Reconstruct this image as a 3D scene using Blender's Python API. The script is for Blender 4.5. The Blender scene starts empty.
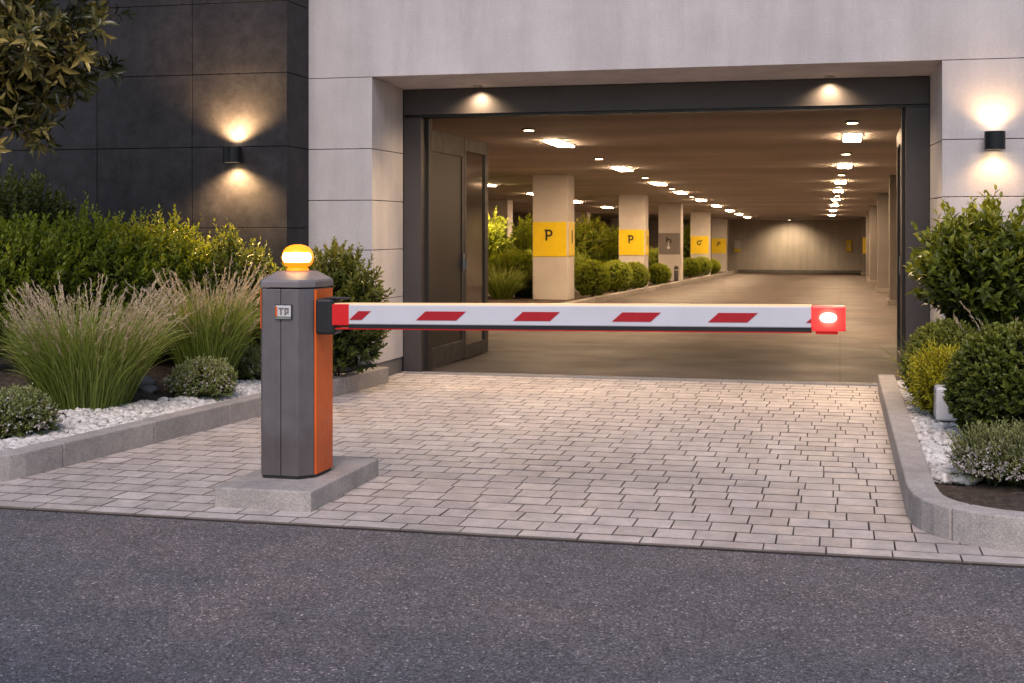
import bpy, math, random
import numpy as np
from mathutils import Vector

R = math.radians
rnd = random.Random(7)
scene = bpy.context.scene
col = scene.collection

# ------------------------------------------------------------------ camera
CAM_H, F_PX = 1.5, 1325.0
YAW = math.atan(328.0 / F_PX)
FW = (-math.sin(YAW), math.cos(YAW))
RT = (math.cos(YAW), math.sin(YAW))


def wx(px, Y):
    """world X of image column px on the plane at world Y (survey helper)"""
    a = (px - 512) / F_PX
    return (FW[0] + RT[0] * a) / (FW[1] + RT[1] * a) * Y


def wz(px, py, Y):
    a = (px - 512) / F_PX
    return CAM_H + (230 - py) / F_PX * Y / (FW[1] + RT[1] * a)


cam = bpy.data.cameras.new('camera')
cam.sensor_width = 36
cam.lens = F_PX / 1024 * 36
cam.shift_y = -(341.5 - 230) / 1024
cam.clip_start = 0.1
cam.clip_end = 3000
cam.dof.use_dof = True
cam.dof.focus_distance = 8.5
cam.dof.aperture_fstop = 9.0
cam_o = bpy.data.objects.new('camera', cam)
col.objects.link(cam_o)
cam_o.location = (0, 0, CAM_H)
cam_o.rotation_euler = (R(90), 0, YAW)
scene.camera = cam_o

# ------------------------------------------------------------------ helpers


class MB:
    def __init__(s):
        s.v, s.f, s.t = [], [], []

    def add(s, v, f, t=0.0):
        n = len(s.v)
        s.v += [tuple(p) for p in v]
        s.f += [tuple(i + n for i in q) for q in f]
        s.t += [t] * len(v)
        return s

    def box(s, x0, x1, y0, y1, z0, z1, t=0.0):
        v = [(x0, y0, z0), (x1, y0, z0), (x1, y1, z0), (x0, y1, z0), (x0, y0, z1), (x1, y0, z1), (x1, y1, z1), (x0, y1, z1)]
        return s.add(v, [(0, 3, 2, 1), (4, 5, 6, 7), (0, 1, 5, 4), (1, 2, 6, 5), (2, 3, 7, 6), (3, 0, 4, 7)], t)

    def prism(s, poly, z0, z1, t=0.0):
        n = len(poly)
        z0 = z0 if callable(z0) else (lambda x, y, q=z0: q)
        z1 = z1 if callable(z1) else (lambda x, y, q=z1: q)
        v = [(x, y, z0(x, y)) for x, y in poly] + [(x, y, z1(x, y)) for x, y in poly]
        f = [tuple(range(n - 1, -1, -1)), tuple(range(n, 2 * n))]
        f += [(i, (i + 1) % n, n + (i + 1) % n, n + i) for i in range(n)]
        return s.add(v, f, t)

    def loft(s, rings, t=0.0, cap=True):
        n = len(rings[0])
        v = [p for r in rings for p in r]
        f = []
        for k in range(len(rings) - 1):
            for i in range(n):
                j = (i + 1) % n
                f.append((k * n + i, k * n + j, (k + 1) * n + j, (k + 1) * n + i))
        if cap:
            f.append(tuple(range(n - 1, -1, -1)))
            f.append(tuple((len(rings) - 1) * n + i for i in range(n)))
        return s.add(v, f, t)

    def lathe(s, prof, c, n=24, t=0.0, cap=True):
        rings = [[(c[0] + r * math.cos(2 * math.pi * i / n), c[1] + r * math.sin(2 * math.pi * i / n), c[2] + z) for i in range(n)] for r, z in prof]
        return s.loft(rings, t, cap)

    def tube(s, pts, rad, n=5, t=0.0):
        pts = [Vector(p) for p in pts]
        rings = []
        for i, p in enumerate(pts):
            d = (pts[min(i + 1, len(pts) - 1)] - pts[max(i - 1, 0)]).normalized()
            a = d.orthogonal().normalized()
            b = d.cross(a)
            r = rad[i] if isinstance(rad, (list, tuple)) else rad
            rings.append([tuple(p + a * (r * math.cos(2 * math.pi * k / n)) + b * (r * math.sin(2 * math.pi * k / n))) for k in range(n)])
        return s.loft(rings, t)

    def build(s, name, mat, parent=None, org=(0, 0, 0), smooth=False, bevel=0.0):
        m = bpy.data.meshes.new(name)
        v = np.array(s.v, dtype=np.float64).reshape(-1, 3) - np.array(org)
        m.from_pydata(v.tolist(), [], s.f)
        at = m.attributes.new('tint', 'FLOAT', 'POINT')
        at.data.foreach_set('value', np.array(s.t, dtype=np.float32))
        m.materials.append(mat)
        if smooth:
            m.polygons.foreach_set('use_smooth', np.ones(len(m.polygons), dtype=bool))
        m.update()
        o = bpy.data.objects.new(name, m)
        col.objects.link(o)
        if parent is not None:
            o.parent = parent
        else:
            o.location = org
        if bevel:
            b = o.modifiers.new('bevel', 'BEVEL')
            b.width = bevel
            b.segments = 2
            b.limit_method = 'ANGLE'
            b.angle_limit = R(30)
        return o


def tag(o, label=None, cat=None, group=None, kind=None):
    if label:
        o['label'] = label
    if cat:
        o['category'] = cat
    if group:
        o['group'] = group
    if kind:
        o['kind'] = kind
    return o


def thing(name, loc, label, cat, group=None):
    o = bpy.data.objects.new(name, None)
    o.empty_display_size = 0.2
    col.objects.link(o)
    o.location = loc
    return tag(o, label, cat, group)


def copy_tree(o, loc=None, label=None, group=None, parent=None):
    c = o.copy()
    col.objects.link(c)
    if parent is not None:
        c.parent = parent
    if loc is not None:
        c.location = loc
    if label:
        c['label'] = label
    if group:
        c['group'] = group
    for ch in list(o.children):
        copy_tree(ch, parent=c)
    return c


# ------------------------------------------------------------------ materials


class NT:
    def __init__(s, name):
        s.m = bpy.data.materials.new(name)
        s.m.use_nodes = True
        s.t = s.m.node_tree
        s.n = s.t.nodes
        s.b = s.n['Principled BSDF']
        s.out = s.n['Material Output']
        s.co = s.n.new('ShaderNodeTexCoord')

    def link(s, a, b):
        s.t.links.new(a, b)

    def noise(s, scale, detail=4, rough=0.55, src='Object', stretch=None):
        n = s.n.new('ShaderNodeTexNoise')
        n.inputs['Scale'].default_value = scale
        n.inputs['Detail'].default_value = detail
        n.inputs['Roughness'].default_value = rough
        if stretch:
            mp = s.n.new('ShaderNodeMapping')
            mp.inputs['Scale'].default_value = stretch
            s.link(s.co.outputs[src], mp.inputs['Vector'])
            s.link(mp.outputs[0], n.inputs['Vector'])
        else:
            s.link(s.co.outputs[src], n.inputs['Vector'])
        return n.outputs['Fac']

    def voro(s, scale, feature='F1', out='Distance'):
        n = s.n.new('ShaderNodeTexVoronoi')
        n.inputs['Scale'].default_value = scale
        n.feature = feature
        s.link(s.co.outputs['Object'], n.inputs['Vector'])
        return n.outputs[out]

    def ramp(s, fac, stops):
        n = s.n.new('ShaderNodeValToRGB')
        e = n.color_ramp.elements
        while len(e) < len(stops):
            e.new(0.5)
        for q, (p, c) in zip(e, stops):
            q.position = p
            q.color = (c[0], c[1], c[2], 1) if not isinstance(c, (int, float)) else (c, c, c, 1)
        s.link(fac, n.inputs['Fac'])
        return n.outputs['Color']

    def mix(s, a, b, fac=0.5, mode='MULTIPLY'):
        n = s.n.new('ShaderNodeMix')
        n.data_type = 'RGBA'
        n.blend_type = mode
        for sock, val in ((n.inputs[0], fac), (n.inputs[6], a), (n.inputs[7], b)):
            if isinstance(val, bpy.types.NodeSocket):
                s.link(val, sock)
            elif isinstance(val, (int, float)):
                sock.default_value = val
            else:
                sock.default_value = (val[0], val[1], val[2], 1)
        return n.outputs[2]

    def attr(s, name='tint'):
        n = s.n.new('ShaderNodeAttribute')
        n.attribute_name = name
        return n.outputs['Fac']

    def bump(s, h, strength=0.3, dist=0.01, prev=None):
        n = s.n.new('ShaderNodeBump')
        n.inputs['Strength'].default_value = strength
        n.inputs['Distance'].default_value = dist
        s.link(h, n.inputs['Height'])
        if prev is not None:
            s.link(prev, n.inputs['Normal'])
        s.link(n.outputs[0], s.b.inputs['Normal'])
        return n.outputs[0]

    def col(s, c):
        if isinstance(c, bpy.types.NodeSocket):
            s.link(c, s.b.inputs['Base Color'])
        else:
            s.b.inputs['Base Color'].default_value = (c[0], c[1], c[2], 1)

    def set(s, **k):
        for a, v in k.items():
            i = s.b.inputs[a.replace('_', ' ')]
            if isinstance(v, bpy.types.NodeSocket):
                s.link(v, i)
            else:
                i.default_value = v
        return s


def concrete(name, c0, c1, scale=1.2, rough=0.8, bump=0.12, streak=False, mottle=0.0):
    k = NT(name)
    big = k.ramp(k.noise(scale, 6, 0.6), [(0.3, c0), (0.72, c1)])
    fine = k.ramp(k.noise(55, 3, 0.7), [(0.3, 0.86), (0.7, 1.06)])
    c = k.mix(big, fine, 0.8)
    if streak:
        st = k.ramp(k.noise(1.6, 4, 0.6, stretch=(2.2, 2.2, 0.25)), [(0.35, 0.86), (0.62, 1.03)])
        c = k.mix(c, st, 0.9)
    pits = k.ramp(k.voro(38), [(0.0, 0.0), (0.09, 1.0)])
    k.col(c)
    if mottle:
        c = k.mix(c, k.ramp(k.noise(scale * 4.5, 8, 0.72), [(0.3, 1 - mottle), (0.7, 1 + mottle)]), 1.0)
        k.col(c)
    k.set(Roughness=rough)
    k.b.inputs['Specular IOR Level'].default_value = 0.3
    nb = k.bump(k.noise(90, 4, 0.6), bump, 0.004)
    k.bump(pits, 0.05, 0.004, nb)
    return k.m


def plain(name, c, rough=0.5, metal=0.0, noise=0.12, scale=9, bump=0.03):
    k = NT(name)
    f = k.ramp(k.noise(scale, 5, 0.6), [(0.3, 1 - noise), (0.7, 1 + noise)])
    k.col(k.mix(c, f, 1.0))
    rr = k.ramp(k.noise(scale * 2.3, 4), [(0.3, max(0, rough - 0.07)), (0.7, rough + 0.07)])
    k.set(Metallic=metal, Roughness=rr)
    if bump:
        k.bump(k.noise(160, 3), bump, 0.002)
    return k.m


def emit(name, c, s, base=(0.8, 0.8, 0.8)):
    k = NT(name)
    k.col(base)
    k.b.inputs['Emission Color'].default_value = (c[0], c[1], c[2], 1)
    k.b.inputs['Emission Strength'].default_value = s
    k.set(Roughness=0.35)
    return k.m


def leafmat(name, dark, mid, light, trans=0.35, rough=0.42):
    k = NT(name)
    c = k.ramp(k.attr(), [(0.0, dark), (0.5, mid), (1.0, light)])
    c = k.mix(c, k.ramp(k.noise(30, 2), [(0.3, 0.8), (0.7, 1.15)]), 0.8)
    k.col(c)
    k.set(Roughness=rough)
    tr = k.n.new('ShaderNodeBsdfTranslucent')
    k.link(k.mix(c, (1.0, 1.0, 0.55), 1.0), tr.inputs['Color'])
    ms = k.n.new('ShaderNodeMixShader')
    ms.inputs[0].default_value = trans
    k.link(k.b.outputs[0], ms.inputs[1])
    k.link(tr.outputs[0], ms.inputs[2])
    k.link(ms.outputs[0], k.out.inputs['Surface'])
    return k.m


M = {}
M['facade'] = concrete('pale_concrete', (0.53, 0.488, 0.478), (0.63, 0.583, 0.572), 0.9, streak=True, mottle=0.055)
M['slate'] = concrete('dark_stone_cladding', (0.0135, 0.0125, 0.0145), (0.033, 0.031, 0.0345), 1.6, 0.6, 0.25, mottle=0.5)
M['joint'] = plain('dark_joint_backing', (0.02, 0.02, 0.02), 0.9)  # dark backing wall seen in the gaps between cladding panels
M['base'] = concrete('dark_base_stone', (0.14, 0.13, 0.125), (0.22, 0.21, 0.2), 3)
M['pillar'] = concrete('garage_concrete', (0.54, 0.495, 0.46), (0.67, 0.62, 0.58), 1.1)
M['pillar_r'] = concrete('shaded_garage_concrete', (0.16, 0.143, 0.13), (0.23, 0.207, 0.188), 1.1)  # same concrete in a darker tone: the right row's shade is painted in
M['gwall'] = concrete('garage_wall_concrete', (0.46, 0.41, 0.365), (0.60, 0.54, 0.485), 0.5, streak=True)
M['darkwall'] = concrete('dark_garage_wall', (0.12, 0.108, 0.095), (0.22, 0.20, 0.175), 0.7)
M['kerb_in'] = concrete('garage_kerb_concrete', (0.25, 0.23, 0.2), (0.36, 0.33, 0.3), 3)
M['soil'] = concrete('bark_soil', (0.030, 0.021, 0.015), (0.135, 0.095, 0.068), 22, 0.95, 1.0, mottle=0.35)

# ceiling with lighter and darker bands running across
k = NT('garage_ceiling_concrete')
c = k.ramp(k.noise(0.6, 5), [(0.3, (0.52, 0.46, 0.425)), (0.7, (0.66, 0.59, 0.55))])
band = k.ramp(k.noise(1.0, 2, 0.5, stretch=(0.03, 0.55, 1)), [(0.35, 0.80), (0.65, 1.10)])
k.col(k.mix(c, band, 0.9))
k.set(Roughness=0.75)
k.bump(k.noise(40, 4), 0.1, 0.004)
M['ceil'] = k.m

# garage floor, polished screed
k = NT('garage_screed')
c = k.ramp(k.noise(0.5, 6, 0.65), [(0.3, (0.078, 0.063, 0.056)), (0.72, (0.124, 0.101, 0.090))])
c = k.mix(c, k.ramp(k.noise(1.0, 5, 0.6, stretch=(0.5, 0.06, 1)), [(0.3, 0.8), (0.7, 1.1)]), 0.8)
br = k.n.new('ShaderNodeTexBrick')
br.offset = 0.0
br.inputs['Color1'].default_value = (1, 1, 1, 1)
br.inputs['Color2'].default_value = (0.9, 0.9, 0.9, 1)
br.inputs['Mortar'].default_value = (0.45, 0.42, 0.4, 1)
br.inputs['Scale'].default_value = 1
br.inputs['Mortar Size'].default_value = 0.006
br.inputs['Brick Width'].default_value = 2.4
br.inputs['Row Height'].default_value = 3.2
k.link(k.co.outputs['Object'], br.inputs['Vector'])
c = k.mix(c, br.outputs['Color'], 1.0)
c = k.mix(c, k.ramp(k.noise(70, 3), [(0.3, 0.85), (0.7, 1.1)]), 0.8)
k.col(c)
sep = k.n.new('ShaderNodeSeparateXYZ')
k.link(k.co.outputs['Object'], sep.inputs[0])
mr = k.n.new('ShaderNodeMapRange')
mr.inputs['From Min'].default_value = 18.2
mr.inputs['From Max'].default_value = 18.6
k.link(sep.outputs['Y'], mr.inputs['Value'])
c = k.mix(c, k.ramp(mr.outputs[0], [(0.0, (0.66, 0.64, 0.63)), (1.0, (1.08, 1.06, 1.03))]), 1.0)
k.col(c)
k.set(Roughness=k.ramp(k.noise(1.3, 5), [(0.3, 0.55), (0.7, 0.72)]))
k.b.inputs['Specular IOR Level'].default_value = 0.22
k.bump(k.noise(60, 4), 0.06, 0.004)
M['gfloor'] = k.m

# asphalt
k = NT('asphalt')
agg = k.ramp(k.voro(150, out='Color'), [(0.1, (0.042, 0.041, 0.043)), (0.5, (0.127, 0.122, 0.126)), (0.86, (0.25, 0.240, 0.244)), (0.975, (0.85, 0.78, 0.70))])
agg2 = k.ramp(k.voro(75, out='Color'), [(0.15, 0.74), (0.85, 1.22)])
patch = k.ramp(k.noise(0.55, 6, 0.65), [(0.30, (0.80, 0.82, 0.89)), (0.50, (1.0, 0.99, 1.01)), (0.70, (1.40, 1.22, 1.15))])
patch2 = k.ramp(k.noise(3.5, 4, 0.7), [(0.3, 0.82), (0.7, 1.12)])
c = k.mix(k.mix(k.mix(agg, agg2, 0.9), patch, 1.0), patch2, 0.9)
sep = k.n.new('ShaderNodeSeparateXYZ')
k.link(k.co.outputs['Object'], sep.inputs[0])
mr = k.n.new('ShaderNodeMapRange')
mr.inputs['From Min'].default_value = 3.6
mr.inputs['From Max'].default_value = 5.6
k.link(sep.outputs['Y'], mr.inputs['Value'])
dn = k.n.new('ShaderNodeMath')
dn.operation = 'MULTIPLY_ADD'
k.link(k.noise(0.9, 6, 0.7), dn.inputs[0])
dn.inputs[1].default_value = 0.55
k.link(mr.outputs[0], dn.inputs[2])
spill_tone = k.ramp(dn.outputs[0], [(0.40, (0.72, 0.75, 0.83)), (0.80, (1.0, 0.98, 0.99)), (1.0, (1.16, 1.10, 1.07))])  # garage light spilling towards the paving edge, painted into the asphalt colour
c = k.mix(c, spill_tone, 1.0)
k.col(c)
k.set(Roughness=0.78)
nb = k.bump(k.voro(150), 0.85, 0.008)
k.bump(k.noise(25, 5, 0.7), 0.35, 0.01, nb)
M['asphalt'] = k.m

# granite
k = NT('grey_granite')
c = k.ramp(k.voro(210, out='Color'), [(0.1, (0.31, 0.285, 0.268)), (0.5, (0.42, 0.386, 0.362)), (0.9, (0.54, 0.495, 0.465))])
c = k.mix(c, k.ramp(k.noise(2.5, 6, 0.65), [(0.3, (0.76, 0.745, 0.74)), (0.7, (1.12, 1.09, 1.05))]), 1.0)
c = k.mix(c, k.ramp(k.noise(11, 6, 0.7), [(0.35, 0.82), (0.65, 1.06)]), 0.9)
c = k.mix(c, k.ramp(k.attr(), [(0.0, 0.85), (1.0, 1.12)]), 1.0)
k.col(c)
k.set(Roughness=0.72)
k.bump(k.noise(120, 4), 0.25, 0.004)
M['granite'] = k.m

# pavers
k = NT('stone_pavers')
c = k.ramp(k.attr(), [(0.0, (0.175, 0.147, 0.130)), (0.18, (0.53, 0.475, 0.44)), (0.6, (0.625, 0.565, 0.527)), (1.0, (0.70, 0.64, 0.60))])
c = k.mix(c, k.ramp(k.noise(7, 6, 0.72), [(0.26, (0.62, 0.60, 0.59)), (0.66, (1.1, 1.08, 1.06))]), 0.9)
c = k.mix(c, k.ramp(k.voro(190, out='Color'), [(0.1, 0.78), (0.9, 1.15)]), 0.8)
c = k.mix(c, k.ramp(k.noise(0.8, 6, 0.65), [(0.3, (0.80, 0.79, 0.80)), (0.7, (1.08, 1.06, 1.03))]), 0.9)
c = k.mix(c, k.ramp(k.noise(1.0, 5, 0.65, stretch=(1.3, 0.12, 1)), [(0.34, (0.84, 0.83, 0.83)), (0.6, (1.03, 1.03, 1.02))]), 0.8)
k.col(c)
k.set(Roughness=k.ramp(k.noise(5, 4), [(0.3, 0.48), (0.7, 0.72)]))
nb = k.bump(k.noise(45, 5, 0.7), 0.35, 0.006)
k.bump(k.noise(12, 4, 0.6), 0.25, 0.01, nb)
M['paver'] = k.m
M['sand'] = concrete('joint_sand', (0.030, 0.023, 0.019), (0.062, 0.048, 0.039), 8, 0.95, 0.5)

k = NT('white_pebbles')
c = k.ramp(k.attr(), [(0.0, (0.34, 0.32, 0.31)), (0.35, (0.56, 0.52, 0.48)), (1.0, (0.82, 0.77, 0.71))])
k.col(k.mix(c, k.ramp(k.noise(40, 4), [(0.3, 0.82), (0.7, 1.06)]), 0.8))
k.set(Roughness=0.6)
M['pebble'] = k.m

M['frame'] = plain('charcoal_metal', (0.062, 0.054, 0.054), 0.46, 0.2, 0.08, 3)
k = NT('bronze_door_panel')
k.col(k.ramp(k.noise(1.2, 3), [(0.3, (0.021, 0.017, 0.0155)), (0.7, (0.025, 0.0205, 0.0185))]))
k.set(Roughness=0.45, Metallic=0.2)
M['door'] = k.m
k = NT('door_glass')
k.col((0.55, 0.5, 0.45))
k.set(Roughness=0.04, IOR=1.5)
k.b.inputs['Transmission Weight'].default_value = 0.85
M['glass'] = k.m
M['alu'] = plain('brushed_aluminium', (0.42, 0.40, 0.38), 0.35, 0.8, 0.1, 12)
def dusty(name, c, rough, metal):
    k = NT(name)
    sp = k.n.new('ShaderNodeSeparateXYZ')
    k.link(k.co.outputs['Object'], sp.inputs[0])
    ad = k.n.new('ShaderNodeMath')
    ad.operation = 'MULTIPLY_ADD'
    k.link(k.noise(9, 6, 0.7), ad.inputs[0])
    ad.inputs[1].default_value = -0.35
    k.link(sp.outputs['Z'], ad.inputs[2])
    grime = k.ramp(ad.outputs[0], [(0.0, (0.72, 0.68, 0.64)), (0.16, (1, 1, 1))])
    cc = k.mix(k.mix(c, grime, 0.8), k.ramp(k.noise(5, 6, 0.65), [(0.3, 0.90), (0.7, 1.07)]), 1.0)
    st = k.ramp(k.noise(4, 5, 0.7, stretch=(7, 7, 0.5)), [(0.35, 0.93), (0.6, 1.03)])
    k.col(k.mix(cc, st, 0.8))
    k.set(Metallic=metal, Roughness=k.ramp(k.noise(14, 5), [(0.3, rough - 0.08), (0.7, rough + 0.12)]))
    k.bump(k.noise(160, 3), 0.06, 0.002)
    return k.m


M['cab'] = dusty('grey_powder_coat', (0.205, 0.182, 0.187), 0.36, 0.5)
M['cap'] = plain('light_grey_powder_coat', (0.235, 0.205, 0.205), 0.38, 0.2, 0.08, 6, 0.06)
M['orange'] = dusty('orange_paint', (0.86, 0.140, 0.012), 0.42, 0.0)
M['black'] = plain('black_plastic', (0.014, 0.014, 0.016), 0.45, 0, 0.1, 10)
M['white'] = plain('white_arm_paint', (0.66, 0.65, 0.69), 0.4, 0, 0.05, 4)
M['red'] = plain('red_reflective_film', (0.44, 0.005, 0.014), 0.5, 0, 0.06, 12)
M['chrome'] = plain('chrome_badge', (0.78, 0.76, 0.75), 0.3, 0.35, 0.05, 20)
M['lampblack'] = plain('lamp_black', (0.010, 0.010, 0.012), 0.35, 0.3, 0.1, 10)
M['yellow'] = plain('yellow_sign', (0.84, 0.60, 0.010), 0.45, 0, 0.07, 3)
M['greysign'] = plain('grey_sign', (0.19, 0.165, 0.15), 0.5, 0, 0.08, 3)
M['ink'] = plain('black_ink', (0.012, 0.010, 0.010), 0.5)
M['whitebox'] = plain('white_garden_box', (0.68, 0.66, 0.65), 0.45, 0, 0.06, 8)
M['bark'] = plain('bark', (0.055, 0.038, 0.026), 0.85, 0, 0.35, 20, 0.4)
M['twig'] = plain('twig', (0.075, 0.062, 0.032), 0.8, 0, 0.3, 30)
M['downlight'] = emit('soffit_lens', (1.0, 0.80, 0.55), 7)
M['tube'] = emit('ceiling_diffuser', (1.0, 0.68, 0.41), 190.0)
M['spotlens'] = emit('small_ceiling_lens', (1.0, 0.74, 0.47), 26)
M['sconce'] = emit('wall_lamp_lens', (1.0, 0.74, 0.44), 14)
M['amber'] = emit('amber_lens', (1.0, 0.25, 0.003), 1.7, (0.8, 0.35, 0.02))
M['amberlow'] = emit('amber_lens_lower', (1.0, 0.20, 0.004), 1.5, (0.8, 0.3, 0.02))
M['sleeve'] = emit('red_sleeve', (1.0, 0.02, 0.02), 0.10, (0.62, 0.012, 0.016))
M['amberhot'] = emit('amber_lamp_window', (1.0, 0.66, 0.27), 18.0)
M['redlens'] = emit('red_end_lens', (1.0, 0.02, 0.02), 0.75, (0.7, 0.02, 0.02))
k = NT('red_end_cap')
k.col((0.6, 0.02, 0.02))
dst = k.n.new('ShaderNodeVectorMath')
dst.operation = 'DISTANCE'
k.link(k.co.outputs['Object'], dst.inputs[0])
dst.inputs[1].default_value = (2.942, -0.118, 0.945)
gr = k.ramp(dst.outputs['Value'], [(0.02, (1.6, 0.42, 0.30)), (0.055, (1.0, 0.075, 0.055)), (0.12, (0.55, 0.010, 0.020))])
k.link(gr, k.b.inputs['Emission Color'])
k.b.inputs['Emission Strength'].default_value = 1.0
k.set(Roughness=0.3)
M['endcap'] = k.m
M['redhot'] = emit('red_led', (1.0, 0.55, 0.46), 9.0)
M['redstrip'] = emit('red_led_strip', (1.0, 0.01, 0.015), 0.14, (0.5, 0.01, 0.01))
M['topstrip'] = emit('warm_led_strip', (1.0, 0.52, 0.20), 0.55, (0.8, 0.6, 0.4))

M['leaf_dark'] = leafmat('dark_leaf', (0.017, 0.025, 0.006), (0.094, 0.119, 0.023), (0.252, 0.252, 0.045))
M['leaf_hedge'] = leafmat('hedge_leaf', (0.035, 0.052, 0.006), (0.255, 0.310, 0.026), (0.58, 0.58, 0.045))
M['leaf_in'] = leafmat('garage_leaf', (0.06, 0.085, 0.010), (0.30, 0.37, 0.035), (0.50, 0.56, 0.06))
M['leaf_tree'] = leafmat('tree_leaf', (0.018, 0.022, 0.006), (0.11, 0.105, 0.026), (0.62, 0.46, 0.13), 0.25, 0.3)
M['leaf_bright'] = leafmat('bright_leaf', (0.025, 0.039, 0.007), (0.180, 0.216, 0.025), (0.540, 0.495, 0.047))
M['leaf_box'] = leafmat('box_leaf', (0.020, 0.031, 0.006), (0.140, 0.171, 0.025), (0.324, 0.342, 0.061))
M['leaf_gold'] = leafmat('golden_leaf', (0.14, 0.14, 0.010), (0.46, 0.43, 0.02), (0.72, 0.64, 0.05))
M['leaf_dome'] = leafmat('heath_leaf', (0.05, 0.065, 0.022), (0.25, 0.29, 0.085), (0.50, 0.52, 0.23))
M['grass'] = leafmat('grass_blade', (0.050, 0.080, 0.010), (0.28, 0.35, 0.055), (0.76, 0.68, 0.30), 0.3, 0.5)
M['plume'] = leafmat('grass_plume', (0.55, 0.41, 0.28), (0.78, 0.61, 0.46), (0.90, 0.75, 0.60), 0.35, 0.7)
M['flower'] = leafmat('white_flower', (0.420, 0.360, 0.360), (0.580, 0.510, 0.490), (0.740, 0.690, 0.660), 0.2, 0.7)

# ------------------------------------------------------------------ foliage engine (numpy)
LEAF_S = (np.array([(0, 0, 0), (0.45, -0.5, 0.16), (1, 0, -0.06), (0.45, 0.5, 0.16)]), [(0, 1, 2), (0, 2, 3)])
LEAF_L = (np.array([(0, 0, 0), (0.28, -0.40, 0.10), (0.62, -0.40, 0.06), (1, 0, -0.20), (0.62, 0.40, 0.06), (0.28, 0.40, 0.10), (0.28, 0, 0.03), (0.62, 0, -0.03)]),
          [(0, 1, 6), (1, 2, 7, 6), (2, 3, 7), (0, 6, 5), (6, 7, 4, 5), (7, 3, 4)])


def nrm(a):
    return a / np.maximum(np.linalg.norm(a, axis=-1, keepdims=True), 1e-9)


class Fol:
    def __init__(s):
        s.V, s.F3, s.F4, s.T = [], [], [], []
        s.n = 0

    def leaves(s, P, D, N, L, W, T, tpl=LEAF_S):
        tv, tf = tpl
        D = nrm(D)
        S = nrm(np.cross(D, N))
        U = np.cross(S, D)
        v = P[:, None, :] + D[:, None, :] * (tv[None, :, 0:1] * L[:, None, None]) + S[:, None, :] * (tv[None, :, 1:2] * W[:, None, None]) + U[:, None, :] * (tv[None, :, 2:3] * L[:, None, None])
        q = len(tv)
        base = s.n + np.arange(len(P))[:, None] * q
        for f in tf:
            (s.F3 if len(f) == 3 else s.F4).append(base + np.array(f)[None, :])
        s.V.append(v.reshape(-1, 3))
        s.T.append(np.repeat(T, q))
        s.n += len(P) * q

    def ribbons(s, pts, widths, side, T):
        """pts (n,k,3) widths (k) side (n,3)"""
        n, kk, _ = pts.shape
        a = pts - side[:, None, :] * widths[None, :, None]
        b = pts + side[:, None, :] * widths[None, :, None]
        v = np.stack([a, b], 2).reshape(n, kk * 2, 3)
        base = s.n + np.arange(n)[:, None] * (kk * 2)
        for i in range(kk - 1):
            s.F4.append(base + np.array([2 * i, 2 * i + 1, 2 * i + 3, 2 * i + 2])[None, :])
        s.V.append(v.reshape(-1, 3))
        tt = np.broadcast_to(T if T.ndim == 2 else T[:, None], (n, kk))
        s.T.append(np.repeat(tt.reshape(-1), 2))
        s.n += n * kk * 2

    def build(s, name, mat, parent=None, smooth=False):
        m = bpy.data.meshes.new(name)
        V = np.concatenate(s.V).astype(np.float32)
        F3 = np.concatenate(s.F3) if s.F3 else np.zeros((0, 3), int)
        F4 = np.concatenate(s.F4) if s.F4 else np.zeros((0, 4), int)
        m.vertices.add(len(V))
        m.vertices.foreach_set('co', V.ravel())
        loops = np.concatenate([F3.ravel(), F4.ravel()]).astype(np.int32)
        m.loops.add(len(loops))
        m.loops.foreach_set('vertex_index', loops)
        m.polygons.add(len(F3) + len(F4))
        st = np.concatenate([np.arange(len(F3)) * 3, len(F3) * 3 + np.arange(len(F4)) * 4]).astype(np.int32)
        m.polygons.foreach_set('loop_start', st)
        at = m.attributes.new('tint', 'FLOAT', 'POINT')
        at.data.foreach_set('value', np.clip(np.concatenate(s.T), 0, 1).astype(np.float32))
        if smooth:
            m.polygons.foreach_set('use_smooth', np.ones(len(m.polygons), dtype=bool))
        m.materials.append(mat)
        m.update(calc_edges=True)
        m.validate()
        o = bpy.data.objects.new(name, m)
        col.objects.link(o)
        if parent is not None:
            o.parent = parent
        return o


def lump(D, g, amp):
    a = np.zeros(len(D))
    for _ in range(5):
        w = g.normal(size=3) * 2.2
        a += np.sin(D @ w + g.uniform(0, 6.28))
    return 1 + amp * a / 2.2


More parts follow.
